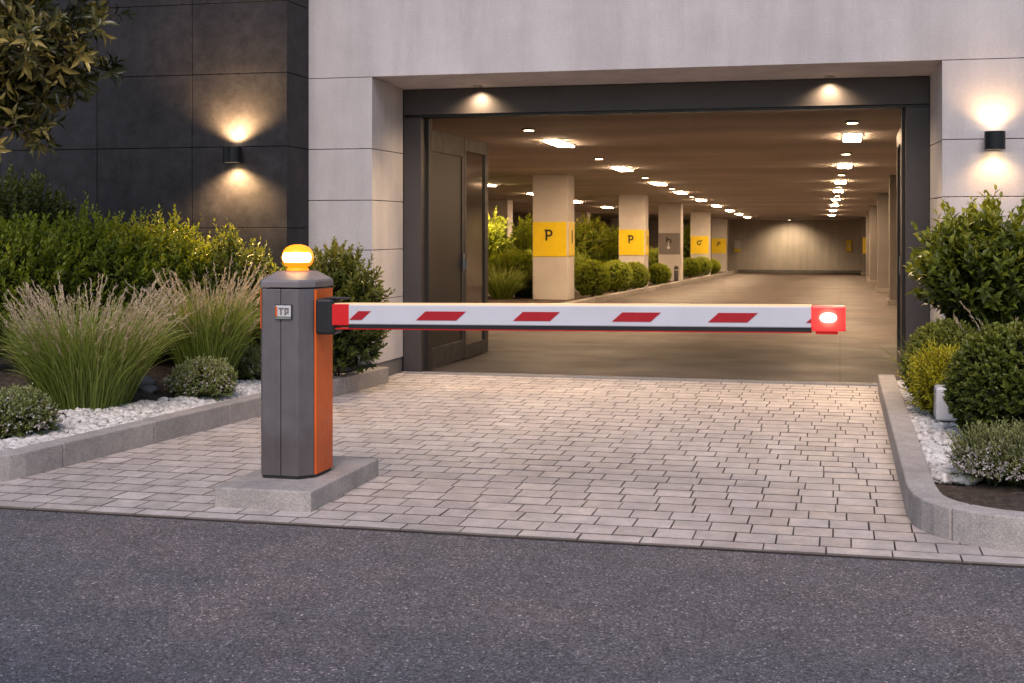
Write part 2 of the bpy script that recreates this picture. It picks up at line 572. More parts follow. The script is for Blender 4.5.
def shoots(fol, stem, g, P0, D0, ln, nleaf, L, W, T0, tpl, spread=0.75, curve=0.25):
    """leafy shoots: P0 base, D0 direction; leaves spiral around each shoot."""
    n = len(P0)
    a = nrm(np.cross(D0, g.normal(size=(n, 3))))
    b = np.cross(D0, a)
    bend = nrm(np.array([[0, 0, 1.0]]) + g.normal(size=(n, 3)) * 0.4)
    for i in range(nleaf):
        t = (i + 0.6) / nleaf
        pos = P0 + D0 * (ln * t)[:, None] + bend * (ln * curve * t * t)[:, None]
        ax = nrm(D0 + bend * (curve * 2 * t))
        ang = i * 2.4 + g.uniform(0, 0.8, n)
        rad = a * np.cos(ang)[:, None] + b * np.sin(ang)[:, None]
        sp = spread * (1.15 - 0.75 * t)
        d = nrm(ax * (1 - sp * 0.6) + rad * sp + g.normal(size=(n, 3)) * 0.12)
        nn = nrm(ax * 0.9 - rad * 0.4 + np.array([[0, 0, 0.35]]))
        sc = (0.75 + 0.5 * math.sin(math.pi * min(1, t * 0.9 + 0.1))) * g.uniform(0.8, 1.2, n)
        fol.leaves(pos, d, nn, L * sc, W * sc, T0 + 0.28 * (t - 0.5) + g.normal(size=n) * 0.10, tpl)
    if stem is not None:
        kk = np.linspace(0, 1, 4)
        pts = P0[:, None, :] + D0[:, None, :] * (ln[:, None] * (kk * 1.25 - 0.25)[None, :])[..., None] + bend[:, None, :] * (ln[:, None] * curve * (kk ** 2)[None, :])[..., None]
        stem.ribbons(pts, np.array([0.004, 0.0032, 0.0022, 0.001]), a, np.full(n, 0.5))
        stem.ribbons(pts, np.array([0.004, 0.0032, 0.0022, 0.001]), b, np.full(n, 0.5))


def shrub(name, label, cat, loc, rad, zc, n, ln, nleaf, L, W, mat, seed, group=None, up=0.6, amp=0.16, tpl=LEAF_S,
          lo=0.45, hi=0.95, zmin=-0.75, tint=0.45, spread=0.75, stems=5, flowers=0, core=0.66, tip=None, topgain=0.35):
    g = np.random.default_rng(seed)
    t = thing(name, loc, label, cat, group)
    fol, stm = Fol(), Fol()
    D = nrm(g.normal(size=(n * 3, 3)))
    D = D[D[:, 2] > zmin][:n]
    n = len(D)
    rr = g.uniform(lo ** 2, hi ** 2, n) ** 0.5
    g2 = np.random.default_rng(seed + 99)
    lmp = lump(D, g2, amp)
    A = np.array(rad)[None, :]
    c = np.array([[0, 0, zc]])
    P0 = c + D * A * (rr * lmp)[:, None]
    P0[:, 2] = np.maximum(P0[:, 2], 0.02)
    D0 = nrm(nrm(D / A) * (1 - up * 0.5) + np.array([[0, 0, up]]) + g.normal(size=(n, 3)) * 0.28)
    lns = ln * g.uniform(0.6, 1.35, n)
    if tip is not None:      # a few long leaders
        lns[g.uniform(size=n) < 0.08] *= tip
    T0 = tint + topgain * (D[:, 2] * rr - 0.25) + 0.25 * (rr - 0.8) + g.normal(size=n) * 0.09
    shoots(fol, stm, g, P0, D0, lns, nleaf, L, W, T0, tpl, spread)
    if core:
        m = int(n * 1.4)
        Dc = nrm(g.normal(size=(m, 3)))
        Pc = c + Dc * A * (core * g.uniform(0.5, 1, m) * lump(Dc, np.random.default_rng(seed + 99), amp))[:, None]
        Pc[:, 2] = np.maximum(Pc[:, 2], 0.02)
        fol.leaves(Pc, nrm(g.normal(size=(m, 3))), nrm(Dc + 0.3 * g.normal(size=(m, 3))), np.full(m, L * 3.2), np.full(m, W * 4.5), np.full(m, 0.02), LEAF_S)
    fol.build('foliage', mat, t)
    st = MB()
    for i in range(stems):
        an = 6.283 * i / stems + g.uniform(0, 0.5)
        e = (math.cos(an) * rad[0] * 0.55, math.sin(an) * rad[1] * 0.55, zc + rad[2] * 0.25)
        r0 = 0.012 + 0.010 * rad[2]
        st.tube([(0.03 * math.cos(an), 0.03 * math.sin(an), -0.05), (e[0] * 0.35, e[1] * 0.35, e[2] * 0.5), e], [r0, r0 * 0.7, r0 * 0.3], 5)
    stm.build('twigs', M['twig'], t)
    st.build('stem', M['bark'], t)
    if flowers:
        fl = Fol()
        Df = nrm(g.normal(size=(flowers * 3, 3)))
        Df = Df[Df[:, 2] > -0.25][:flowers]
        lf = lump(Df, np.random.default_rng(seed + 99), amp)
        Pf = c + Df * A * (g.uniform(0.95, 1.16, len(Df)) * lf)[:, None]
        for q in range(4):
            d = nrm(Df + g.normal(size=Df.shape) * 1.0)
            fl.leaves(Pf + g.normal(size=Pf.shape) * 0.006, d, nrm(g.normal(size=Df.shape)), np.full(len(Df), 0.015) * g.uniform(0.7, 1.5, len(Df)), np.full(len(Df), 0.012), g.uniform(0.1, 1, len(Df)))
        fl.build('flowers', M['flower'], t)
    return t


def grass_clump(name, label, loc, n, length, spread, seed, plume=0.3, mat='grass', plume_mat='plume', base_r=0.14, width=0.0035, group=None):
    g = np.random.default_rng(seed)
    t = thing(name, loc, label, 'grass', group)
    kk = np.linspace(0, 1, 8)

    def arcs(m, ln, sp, droop):
        an = g.uniform(0, 6.283, m)
        out = np.stack([np.cos(an), np.sin(an), np.zeros(m)], 1)
        b = np.stack([np.cos(an), np.sin(an), np.zeros(m)], 1) * (base_r * g.uniform(0, 1, m) ** 0.5)[:, None]
        le = ln * g.uniform(0.55, 1.1, m)
        s_ = sp * g.uniform(0.1, 1.0, m)
        dr = droop * g.uniform(0.3, 1.2, m)
        hor = le[:, None] * (s_[:, None] * kk[None, :] + 0.22 * dr[:, None] * kk[None, :] ** 2.5)
        ver = le[:, None] * (kk[None, :] * np.cos(s_ * 0.9)[:, None] - dr[:, None] * kk[None, :] ** 3 * 0.38)
        tw = np.stack([-np.sin(an), np.cos(an), np.zeros(m)], 1)
        wob = g.normal(size=m)[:, None] * 0.11 * kk[None, :] ** 2 * le[:, None]
        pts = b[:, None, :] + out[:, None, :] * hor[..., None] + tw[:, None, :] * wob[..., None]
        pts[:, :, 2] += np.maximum(ver, 0.0) - 0.01
        sd = nrm(tw + g.normal(size=(m, 3)) * 0.5)
        return pts, sd
    bl = Fol()
    p, sd = arcs(n, length, spread, 0.75)
    T = np.clip(g.uniform(0.20, 0.62, n)[:, None] + 0.42 * (kk[None, :] - 0.55), 0, 1)
    bl.ribbons(p, width * np.array([0.9, 1, 1, 1, 0.95, 0.85, 0.6, 0.1]), sd, T)
    bl.build('blades', M[mat], t, True)
    if plume:
        pl, st = Fol(), Fol()
        m = int(n * plume)
        p, sd = arcs(m, length * 1.16, spread * 0.92, 0.5)
        st.ribbons(p, np.full(8, 0.0011), sd, np.full(m, 0.75))
        st.build('stalks', M[mat], t, True)
        # feathery heads along the last third
        for q in range(26):
            f = 0.66 + 0.34 * q / 26
            i0 = min(int(f * 7), 6)
            w = f * 7 - i0
            P = p[:, i0] * (1 - w) + p[:, i0 + 1] * w
            D = nrm(p[:, i0 + 1] - p[:, i0])
            d = nrm(D + g.normal(size=D.shape) * 0.22)
            pl.leaves(P, d, nrm(g.normal(size=D.shape)), np.full(m, 0.034) * g.uniform(0.7, 1.3, m), np.full(m, 0.0068), np.clip(g.uniform(0.1, 0.9, m), 0, 1))
        pl.build('plumes', M[plume_mat], t)
    return t


# ------------------------------------------------------------------ ground, road, paving
X0, X1, YE = -16.0, 4.2, 6.31
SL = 0.0152                      # the garage floor and its ceiling fall gently away from the street
YT = 13.4
fz = lambda x, y: -SL * (y - YT)
CH = 3.12
cz = lambda x, y: fz(x, y) + CH

g_ = MB()
B = 900.0
zg = -0.014
hx0, hx1, hy0, hy1 = X0, X1, YE, 82.0
g_.add([(-B, -B, zg), (B, -B, zg), (B, hy0, zg), (-B, hy0, zg), (-B, hy1, zg), (B, hy1, zg), (B, B, zg), (-B, B, zg),
        (hx0, hy0, zg), (hx1, hy0, zg), (hx0, hy1, zg), (hx1, hy1, zg)],
       [(0, 1, 2, 9, 8, 3), (3, 8, 10, 4), (9, 2, 5, 11), (4, 10, 11, 5, 6, 7)])
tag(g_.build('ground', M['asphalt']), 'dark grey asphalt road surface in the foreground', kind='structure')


def kerbx(y):                     # outer line of the left kerb
    return -4.77 + (y - 7.39) * (0.48 / 4.93)


pv = MB()
y = YE + 0.006
row = 0
while y < 13.2:
    h = 0.135 if row == 0 else 0.198 + rnd.uniform(-0.004, 0.004)
    if y + h > 13.19:
        h = 13.19 - y
    if h < 0.03:
        break
    xl = -10.0 if y < 6.8 else kerbx(y) - 0.12
    xr = 4.2 if y < 6.8 else 0.44
    x = math.floor(xl / 0.2) * 0.2 - 0.1 * (row % 2) + rnd.uniform(-0.012, 0.012) - 0.2
    while x < xr:
        w = (0.2 + rnd.uniform(-0.009, 0.009)) * (1.5 if row == 0 else 1)
        if row and rnd.random() < 0.05:
            w += rnd.choice([-0.05, 0.07])
        gp = 0.0021
        a0, a1, b0, b1 = x + 0.0013, x + w - 0.0013, y + rnd.uniform(0.0055, 0.0075), y + h - rnd.uniform(0.0055, 0.0075)
        j = lambda: rnd.uniform(-0.0014, 0.0014)
        dz = rnd.uniform(-0.0009, 0.0009)
        sx, sy = rnd.uniform(-0.003, 0.003), rnd.uniform(-0.004, 0.004)
        ch = 0.0025
        low = [(a0 + j(), b0 + j()), (a1 + j(), b0 + j()), (a1 + j(), b1 + j()), (a0 + j(), b1 + j())]
        cx_, cy_ = (a0 + a1) / 2, (b0 + b1) / 2
        top = [(cx_ + (p[0] - cx_) * (1 - 2 * ch / w), cy_ + (p[1] - cy_) * (1 - 2 * ch / h)) for p in low]
        zt = lambda px_, py_: dz + (px_ - cx_) * sx + (py_ - cy_) * sy
        v = [(p[0], p[1], -0.03) for p in low] + [(p[0], p[1], zt(*p) - 0.005) for p in low] + [(p[0], p[1], zt(*p)) for p in top]
        ring = [(cx_ + (p[0] - cx_) * (1 - 2 * 0.003 / w), cy_ + (p[1] - cy_) * (1 - 2 * 0.0055 / h)) for p in top]
        v += [(p[0], p[1], zt(*p)) for p in ring]
        f = [(12, 13, 14, 15)]
        for i in range(4):
            q = (i + 1) % 4
            f += [(i, q, 4 + q, 4 + i), (4 + i, 4 + q, 8 + q, 8 + i), (8 + i, 8 + q, 12 + q, 12 + i)]
        pv.add(v, f, min(1, max(0.2, rnd.gauss(0.58, 0.17))))
        pv.t[-16:-4] = [0.0] * 12
        x += w
    y += h
    row += 1
tag(pv.build('driveway', M['paver']), 'pale stone block paving laid in staggered rows across the driveway', kind='structure')
sd = MB().box(-10.2, 4.2, YE, 13.3, -0.2, -0.009)
tag(sd.build('paving_bed', M['sand']), 'dark sand in the joints of the driveway', kind='structure')

# garage floor and threshold
gf = MB().prism([(X0, 13.36), (X1, 13.36), (X1, 82), (X0, 82)], lambda x, y: fz(x, y) - 0.3, fz)
tag(gf.build('garage_floor', M['gfloor']), 'smooth brown concrete floor running back through the garage', kind='structure')
th = thing('threshold', (-1.9, 13.2, 0), 'pale metal threshold strip across the garage opening', 'threshold')
MB().box(-4.47, 0.83, 13.205, 13.262, -0.1, 0.012).build('stone_edge', M['granite'], th, th.location, bevel=0.004)
MB().box(-4.47, 0.83, 13.268, 13.352, -0.1, 0.004).build('floor_track', M['frame'], th, th.location, bevel=0.003)
MB().box(-4.27, 0.61, 13.296, 13.310, 0.0, 0.016).build('rail', M['alu'], th, th.location)

# ------------------------------------------------------------------ parking garage building
YF, YB = 12.4, 13.3
JZ = [0.0, 0.16, 0.80, 1.30, 1.795, 2.306, 3.016]
gar = thing('parking_garage', (-1.8, 13.4, 0), 'pale concrete garage building with wide dark framed entrance', 'building')
gl = gar.location
G = 0.0035

# pale cladding panels, front face at YF
for side in (0, 1):
    xa, xb = ((-9.0, -4.497) if side == 0 else (0.884, 7.0))
    xr_b = -4.478 if side == 0 else 0.838
    m = MB()
    for i in range(1, len(JZ) - 1):
        z0, z1 = JZ[i] + G, JZ[i + 1] - G
        xs = [xa, xb] if side == 0 else [0.884, 2.35, 3.8, 5.3, 7.0]
        for q in range(len(xs) - 1):
            m.box(xs[q] + (G if q else 0), xs[q + 1] - (G if q < len(xs) - 2 else 0), YF, YF + 0.14, z0, z1)
        # return panel inside the opening
        if side == 0:
            m.prism([(xb - 0.14, YF + 0.143), (xb - 0.001, YF + 0.143), (xr_b, YB - 0.002), (xr_b - 0.14, YB - 0.002)], z0, z1)
        else:
            m.prism([(xa + 0.001, YF + 0.143), (xa + 0.14, YF + 0.143), (xr_b + 0.14, YB - 0.002), (xr_b, YB - 0.002)], z0, z1)
    m.build('pier_cladding', M['facade'], gar, gl, bevel=0.003)
    m = MB()
    if side == 0:
        m.box(-9, -4.505, YF + 0.012, YF + 0.13, -0.1, JZ[1])
        m.prism([(-4.65, YF + 0.135), (-4.507, YF + 0.135), (-4.488, YB - 0.004), (-4.63, YB - 0.004)], -0.1, JZ[1])
    else:
        m.box(0.892, 7, YF + 0.012, YF + 0.13, -0.1, JZ[1])
        m.prism([(0.894, YF + 0.135), (1.03, YF + 0.135), (0.98, YB - 0.004), (0.848, YB - 0.004)], -0.1, JZ[1])
    m.build('base_course', M['base'], gar, gl, bevel=0.003)
m = MB()
m.box(-9, 7, YF, YF + 0.3, 3.016 + G, 6.6)
m.build('fascia', M['facade'], gar, gl)
m = MB()
m.add([(-4.64, YF + 0.302, 3.0195), (1.02, YF + 0.302, 3.0195), (1.0, YB + 0.02, 2.981), (-4.62, YB + 0.02, 2.981),
       (-4.64, YF + 0.302, 3.2), (1.02, YF + 0.302, 3.2), (1.0, YB + 0.02, 3.2), (-4.62, YB + 0.02, 3.2)],
      [(0, 3, 2, 1), (4, 5, 6, 7), (0, 1, 5, 4), (1, 2, 6, 5), (2, 3, 7, 6), (3, 0, 4, 7)])
m.build('soffit', M['facade'], gar, gl)
m = MB()
m.box(-9, -4.66, YF + 0.146, YB + 0.3, -0.1, 3.0)
m.box(1.045, 7, YF + 0.146, YB + 0.3, -0.1, 3.0)
m.box(-16, -4.47, YB + 0.304, YB + 0.5, -0.1, 3.6)
m.box(0.832, 7, YB + 0.304, YB + 0.5, -0.1, 3.6)
m.box(-4.468, 0.83, YB + 0.27, YB + 0.5, 2.83, 3.6)
m.build('front_wall', M['gwall'], gar, gl)
m = MB().prism([(X0 - 0.3, YB + 0.1), (X1 + 3, YB + 0.1), (X1 + 3, 82.3), (X0 - 0.3, 82.3)], cz, 3.9)
m.build('ceiling', M['ceil'], gar, gl)
MB().box(X0 - 0.4, 7, YF + 0.302, 82.4, 3.91, 6.5).build('upper_storey', M['facade'], gar, gl)
MB().box(X0, X1, 81.0, 81.5, -1.5, 3.5).build('back_wall', M['gwall'], gar, gl)
MB().box(X1 - 0.3, X1, 13.8, 81, -1.5, 3.6).build('side_wall', M['gwall'], gar, gl)
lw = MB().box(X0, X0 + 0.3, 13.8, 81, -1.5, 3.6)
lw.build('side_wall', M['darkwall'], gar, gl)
for yy in (24, 34, 44, 54, 60, 69):
    MB().box(X0 + 0.302, X0 + 0.62, yy, yy + 1.5, -1.4, fz(0, yy) + CH - 0.05).build('wall_pier', M['pillar'], gar, gl)
# base strip on back wall
MB().prism([(-6.0, 80.93), (2.5, 80.93), (2.5, 80.998), (-6.0, 80.998)], -1.2, fz(0, 81) + 0.14).build('skirting', M['base'], gar, gl)
# dark entrance frame
fr = thing('entrance_frame', (-1.8, 13.3, 0), 'charcoal metal frame lining the wide garage opening', 'frame')
o = fr.location
MB().box(-4.474, 0.834, YB, YB + 0.26, 2.712, 2.976).build('header', M['frame'], fr, o, bevel=0.004)
MB().box(-4.474, 0.834, YB + 0.03, YB + 0.22, 2.685, 2.709).build('door_track', M['lampblack'], fr, o)
MB().box(-4.474, -4.279, YB, YB + 0.16, -0.02, 2.682).build('jamb', M['frame'], fr, o, bevel=0.004)
MB().box(0.617, 0.834, YB, YB + 0.16, -0.02, 2.682).build('jamb', M['frame'], fr, o, bevel=0.004)
MB().box(-4.474, -4.245, YB + 0.163, YB + 0.28, -0.02, 2.682).build('inner_jamb', M['door'], fr, o, bevel=0.003)
MB().box(0.585, 0.834, YB + 0.163, YB + 0.28, -0.02, 2.682).build('inner_jamb', M['door'], fr, o, bevel=0.003)


def leaf_door(name, label, x, y0, ym, y1, s):
    d = thing(name, (x, y0, 0), label, 'door')
    o = d.location
    zt = 2.6
    b = lambda y: fz(0, y) + 0.012
    t = 0.05
    P = lambda ya, yb, za, zb, tt=t, off=0.0: MB().box(x - tt / 2 + off, x + tt / 2 + off, ya, yb, za, zb)
    zl = b(ym)
    P(y0, ym - 0.006, zl, zl + 0.22).build('bottom_rail', M['frame'], d, o, bevel=0.004)
    P(y0, ym - 0.006, zt - 0.24, zt).build('top_rail', M['frame'], d, o, bevel=0.004)
    P(y0, y0 + 0.09, zl + 0.222, zt - 0.242).build('stile', M['frame'], d, o, bevel=0.004)
    P(ym - 0.10, ym - 0.006, zl + 0.222, zt - 0.242).build('stile', M['frame'], d, o, bevel=0.004)
    P(y0 + 0.092, ym - 0.102, zl + 0.222, zt - 0.242, 0.03).build('panel', M['door'], d, o)
    zl = b(y1)
    P(ym + 0.006, y1, zl, zl + 0.16).build('bottom_rail', M['frame'], d, o, bevel=0.004)
    P(ym + 0.006, y1, zt - 0.16, zt).build('top_rail', M['frame'], d, o, bevel=0.004)
    P(ym + 0.006, ym + 0.09, zl + 0.162, zt - 0.162).build('stile', M['frame'], d, o, bevel=0.004)
    P(y1 - 0.16, y1, zl + 0.162, zt - 0.162).build('stile', M['frame'], d, o, bevel=0.004)
    P(ym + 0.092, y1 - 0.162, zl + 0.162, zt - 0.162, 0.012).build('glass_pane', M['glass'], d, o)
    h = P(ym - 0.075, ym - 0.035, 1.02, 1.22, 0.012, s * 0.033)
    h.box(x + s * 0.04 - 0.008, x + s * 0.04 + 0.03 * s + 0.008, ym - 0.062, ym - 0.048, 1.03, 1.16) if s > 0 else None
    h.build('handle', M['alu'], d, o, bevel=0.003)
    P(y0 + 0.02, y0 + 0.05, 1.25, 1.31, 0.012, s * 0.033).build('lock', M['alu'], d, o, bevel=0.002)
    return d


leaf_door('folding_door', 'dark folding door with glazed end leaf, open along the left side of the entrance', -4.345, 13.62, 15.1, 16.2, 1)
leaf_door('folding_door', 'dark folding door standing open edge-on behind the right jamb of the entrance', 0.66, 13.62, 14.9, 15.9, -1)

# dark wing on the left
wing = thing('dark_building', (-9, 11.855, 0), 'dark stone clad building wing left of the garage entrance', 'building')
wl = wing.location
WX = [-5.165, -6.166, -7.206, -8.311, -9.4, -10.5, -11.6, -12.7]
WZ = [0.0, 0.78, 1.519, 2.308, 3.02, 3.713, 4.45, 5.2, 6.0, 6.6]
m = MB()
for i in range(len(WX) - 1):
    for j_ in range(len(WZ) - 1):
        x1_, x0_ = WX[i], WX[i + 1]
        dy = rnd.uniform(-0.0012, 0.0012)
        m.box(x0_ + G, x1_ - (G if i else 0), 11.855 + dy, 11.895, WZ[j_] + G, WZ[j_ + 1] - G, rnd.random())
m.build('cladding', M['slate'], wing, wl, bevel=0.002)
m = MB()
for j_ in range(len(WZ) - 1):
    m.box(-5.205, -5.1665, 11.8975, YF - 0.004, WZ[j_] + G, WZ[j_ + 1] - G)
m.build('side_cladding', M['slate'], wing, wl, bevel=0.002)
MB().box(-12.8, -5.208, 11.898, 14.5, -0.1, 6.55).build('wall', M['joint'], wing, wl)

# ------------------------------------------------------------------ wall lamps


def spot(name, parent, org, loc, rot, energy, size, blend, color, rad=0.02):
    l = bpy.data.lights.new(name, 'SPOT')
    l.energy = energy
    l.spot_size = R(size)
    l.spot_blend = blend
    l.color = color
    l.shadow_soft_size = rad
    q = bpy.data.objects.new(name, l)
    col.objects.link(q)
    q.parent = parent
    q.location = Vector(loc) - Vector(org)
    q.rotation_euler = rot
    return q


WARM = (1.0, 0.61, 0.28)


def wall_lamp(x, yw, z0, z1, label, e):
    t = thing('wall_lamp', (x, yw, z0), label, 'lamp', 'cylindrical wall lamps beside the entrance')
    o = t.location
    r = 0.088
    c = (x, yw - 0.108, 0)
    zm = (z0 + z1) / 2
    prof = [(r - 0.012, z0 + 0.02), (r - 0.012, z0), (r, z0), (r, z1), (r - 0.012, z1), (r - 0.012, z1 - 0.02)]
    MB().lathe(prof, c, 32).build('lamp_body', M['lampblack'], t, o, bevel=0.0)
    MB().box(x - 0.045, x + 0.045, yw - 0.042, yw - 0.001, zm - 0.05, zm + 0.05).build('bracket', M['lampblack'], t, o, bevel=0.003)
    for s in (1, -1):
        z = (z1 - 0.012) if s > 0 else (z0 + 0.012)
        MB().lathe([(0.066, 0), (0.066, 0.003 * s)], (c[0], c[1], z), 24).build('lens', M['sconce'], t, o)
        spot('lamp_beam', t, o, (c[0], c[1], z + s * 0.02), (R(180) if s > 0 else 0, 0, 0), e * (1.0 if s > 0 else 0.7), 140, 0.75, WARM, 0.04)
    for p in t.children:
        if p.type == 'MESH' and p.name.startswith('lamp_body'):
            p.data.polygons.foreach_set('use_smooth', np.ones(len(p.data.polygons), dtype=bool))
            p.modifiers.new('edges', 'EDGE_SPLIT').split_angle = R(40)
    return t


wall_lamp(-5.685, 11.855, 2.15, 2.30, 'black cylinder wall lamp glowing up and down on the dark stone wall', 330)
wall_lamp(1.318, 12.4, 2.205, 2.365, 'black cylinder wall lamp glowing up and down on the pale wall at right', 22)

# recessed soffit spots
for x, lab in ((-3.63, 'small round recessed spotlight in the soffit over the left of the entrance'), (-0.10, 'small round recessed spotlight in the soffit over the right of the entrance')):
    z = 2.987
    t = thing('soffit_spotlight', (x, 13.2, z), lab, 'spotlight', 'recessed spotlights in the entrance soffit')
    o = t.location
    MB().lathe([(0.032, 0), (0.05, 0), (0.05, -0.008), (0.032, -0.008)], (x, 13.2, z), 24).build('trim', M['alu'], t, o)
    MB().lathe([(0.031, -0.001), (0.031, -0.004)], (x, 13.2, z), 20).build('lens', M['downlight'], t, o)
    spot('spot_beam', t, o, (x, 13.2, z - 0.02), (0, 0, 0), 95, 142, 1.0, (1.0, 0.72, 0.44), 0.03)
    spot('flood_beam', t, o, (x, 13.19, z - 0.02), (R(-34), 0, 0), 230, 92, 0.9, (1.0, 0.72, 0.44), 0.03)

# ------------------------------------------------------------------ garage ceiling lights
def tilt_z(y):
    return cz(0, y)


def batten(x, y, label, group):
    t = thing('ceiling_light', (x, y, tilt_z(y)), label, 'ceiling light', group)
    t.rotation_euler = (-math.atan(SL), 0, 0)
    MB().box(-0.15, 0.15, -0.66, 0.66, -0.022, -0.002).build('housing', M['alu'], t, bevel=0.004)
    MB().box(-0.135, 0.135, -0.64, 0.64, -0.034, -0.024).build('diffuser', M['tube'], t)
    return t


def puck(x, y, label, group):
    t = thing('downlight', (x, y, tilt_z(y)), label, 'downlight', group)
    MB().lathe([(0.10, -0.001), (0.11, -0.008), (0.10, -0.03), (0.08, -0.034)], (0, 0, 0), 20).build('trim', M['alu'], t)
    MB().lathe([(0.078, -0.031), (0.072, -0.037)], (0, 0, 0), 20).build('lens', M['spotlens'], t)
    return t


ord_ = ['nearest', 'second', 'third', 'fourth', 'fifth', 'sixth', 'seventh', 'eighth', 'ninth']
Yr = [21.8, 29.0, 35.7, 41.2, 47.8, 54.2, 61.0, 69.0]
bt = None
for i, yy in enumerate(Yr):
    lab = f'glowing rectangular ceiling light, {ord_[i]} from the front in the right-hand row of the garage'
    bt = batten(0.19 - 0.0125 * (yy - 21.8), yy, lab, 'ceiling lights in the right row') if bt is None else copy_tree(bt, (0.19 - 0.0125 * (yy - 21.8), yy, tilt_z(yy)), lab)
Yl = [22.0, 29.2, 35.9, 41.6, 48.0, 54.2, 60.8, 66.5, 72.5]
for i, yy in enumerate(Yl):
    copy_tree(bt, (-4.62 - 0.012 * min(20, yy - 22), yy, tilt_z(yy)), f'glowing rectangular ceiling light, {ord_[i]} from the front in the middle row beside the pillars', 'ceiling lights in the middle row')
Yf = [27.5, 35.7, 42.0, 48.7, 55.6, 63.0]
for i, yy in enumerate(Yf):
    copy_tree(bt, (-9.6, yy, tilt_z(yy)), f'glowing ceiling light above the planting, {ord_[i]} from the front in the far left row', 'ceiling lights in the left row')
pk = None
for i, yy in enumerate([19.2, 25.4, 32.4, 38.6, 44.6, 51]):
    lab = f'small round downlight, {ord_[i]} from the front between the right-hand ceiling lights'
    pk = puck(0.14 - 0.01 * (yy - 22), yy, lab, 'round downlights in the right row') if pk is None else copy_tree(pk, (0.14 - 0.01 * (yy - 22), yy, tilt_z(yy)), lab)
for i, yy in enumerate([19.4, 25.8, 32.8, 38.8, 44.8]):
    copy_tree(pk, (-4.55 - 0.012 * (yy - 20), yy, tilt_z(yy)), f'small round downlight, {ord_[i]} from the front between the middle row ceiling lights', 'round downlights in the middle row')
d_ = copy_tree(pk, (-2.9, 79.3, tilt_z(79.3)), 'round downlight washing the middle of the far back wall')
spot('wall_wash', d_, d_.location, (-2.9, 79.3, tilt_z(79.3) - 0.1), (R(28), 0, 0), 380, 125, 0.8, (1, 0.74, 0.46), 0.1)

# ------------------------------------------------------------------ garage pillars


def pillar(x0, x1, y0, dep, label, group, foot=True, mat='pillar'):
    yb = y0
    t = thing('concrete_pillar', ((x0 + x1) / 2, y0 + dep / 2, fz(0, y0)), label, 'pillar', group)
    w, d = (x1 - x0) / 2, dep / 2
    MB().box(-w, w, -d, d, -0.2, CH + 0.0).build('shaft', M[mat], t, bevel=0.02)
    if foot:
        MB().box(-w - 0.05, w + 0.05, -d - 0.05, d + 0.05, -0.2, 0.12).build('footing', M['kerb_in'], t, bevel=0.01)
    return t


YP = [31.4, 43.6, 52.1, 63.2, 76.0]
plab = ['nearest pale pillar in the garage, beside the planting, bearing a large yellow P panel',
        'second pillar of the middle row, with a yellow P panel and round bushes in front',
        'third pillar of the middle row, bearing a grey panel', 'fourth pillar of the middle row, with an orange-yellow panel',
        'farthest pillar of the middle row, next to the back wall']
pl0 = None
for i, yy in enumerate(YP):
    x0, x1 = [(-7.26, -6.38), (-7.14, -6.26), (-6.95, -6.07), (-6.90, -6.02), (-7.12, -6.24)][i]
    loc = ((x0 + x1) / 2, yy + 0.4, fz(0, yy))
    pl0 = pillar(x0, x1, yy, 0.8, plab[i], 'pillars of the middle row', False) if pl0 is None else copy_tree(pl0, loc, plab[i])
pr = None
for i, yy in enumerate([33.0, 43.4, 55.3, 62.5, 74.5]):
    lab = f'plain concrete pillar on a low footing, {ord_[i]} in the row along the right side'
    loc = (1.16 + 0.42, yy + 0.4, fz(0, yy))
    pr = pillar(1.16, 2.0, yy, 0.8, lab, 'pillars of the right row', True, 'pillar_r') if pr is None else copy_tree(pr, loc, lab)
pf = None
for i, yy in enumerate([47.2, 63.0, 75.0]):
    lab = f'{["grey shaded", "pale distant", "faint farthest"][i]} pillar standing behind the planting deep in the left of the garage'
    loc = (-12.3, yy + 0.4, fz(0, yy))
    pf = pillar(-12.75, -11.85, yy, 0.8, lab, 'pillars behind the planting', False) if pf is None else copy_tree(pf, loc, lab)


# signs on the pillars (a panel, its letter, and a narrow panel round the corner)
def glyph_ring(m, cx, cz_, r, w, a0, a1, n=14, y=0.0, th=0.006):
    for i in range(n):
        p, q = a0 + (a1 - a0) * i / n, a0 + (a1 - a0) * (i + 1) / n
        pts = [(cx + (r + s * w / 2) * math.cos(a), cz_ + (r + s * w / 2) * math.sin(a)) for a, s in ((p, -1), (q, -1), (q, 1), (p, 1))]
        m.add([(u, y, v) for u, v in pts] + [(u, y - th, v) for u, v in pts], [(0, 1, 2, 3), (4, 7, 6, 5), (0, 4, 5, 1), (2, 6, 7, 3), (1, 5, 6, 2), (0, 3, 7, 4)])


def glyph_P(m, h, cx, zc, y, slant=0.0):
    w = h * 0.17
    x0 = cx - h * 0.30
    n0 = len(m.v)
    m.box(x0, x0 + w, y - 0.006, y, zc - h / 2, zc + h / 2)
    r = h * 0.235
    zb = zc + h / 2 - r - w / 2
    m.box(x0 + w + 0.0005, x0 + h * 0.33, y - 0.006, y, zb + r - w / 2, zb + r + w / 2)
    m.box(x0 + w + 0.0005, x0 + h * 0.33, y - 0.006, y, zb - r - w / 2, zb - r + w / 2)
    glyph_ring(m, x0 + h * 0.332, zb, r, w, -math.pi / 2, math.pi / 2, 14, y)
    m.box(x0 - w * 0.5, x0 - 0.0005, y - 0.006, y, zc + h / 2 - w * 0.7, zc + h / 2)
    if slant:
        for i in range(n0, len(m.v)):
            p = m.v[i]
            m.v[i] = (p[0] + slant * (p[2] - zc), p[1], p[2])


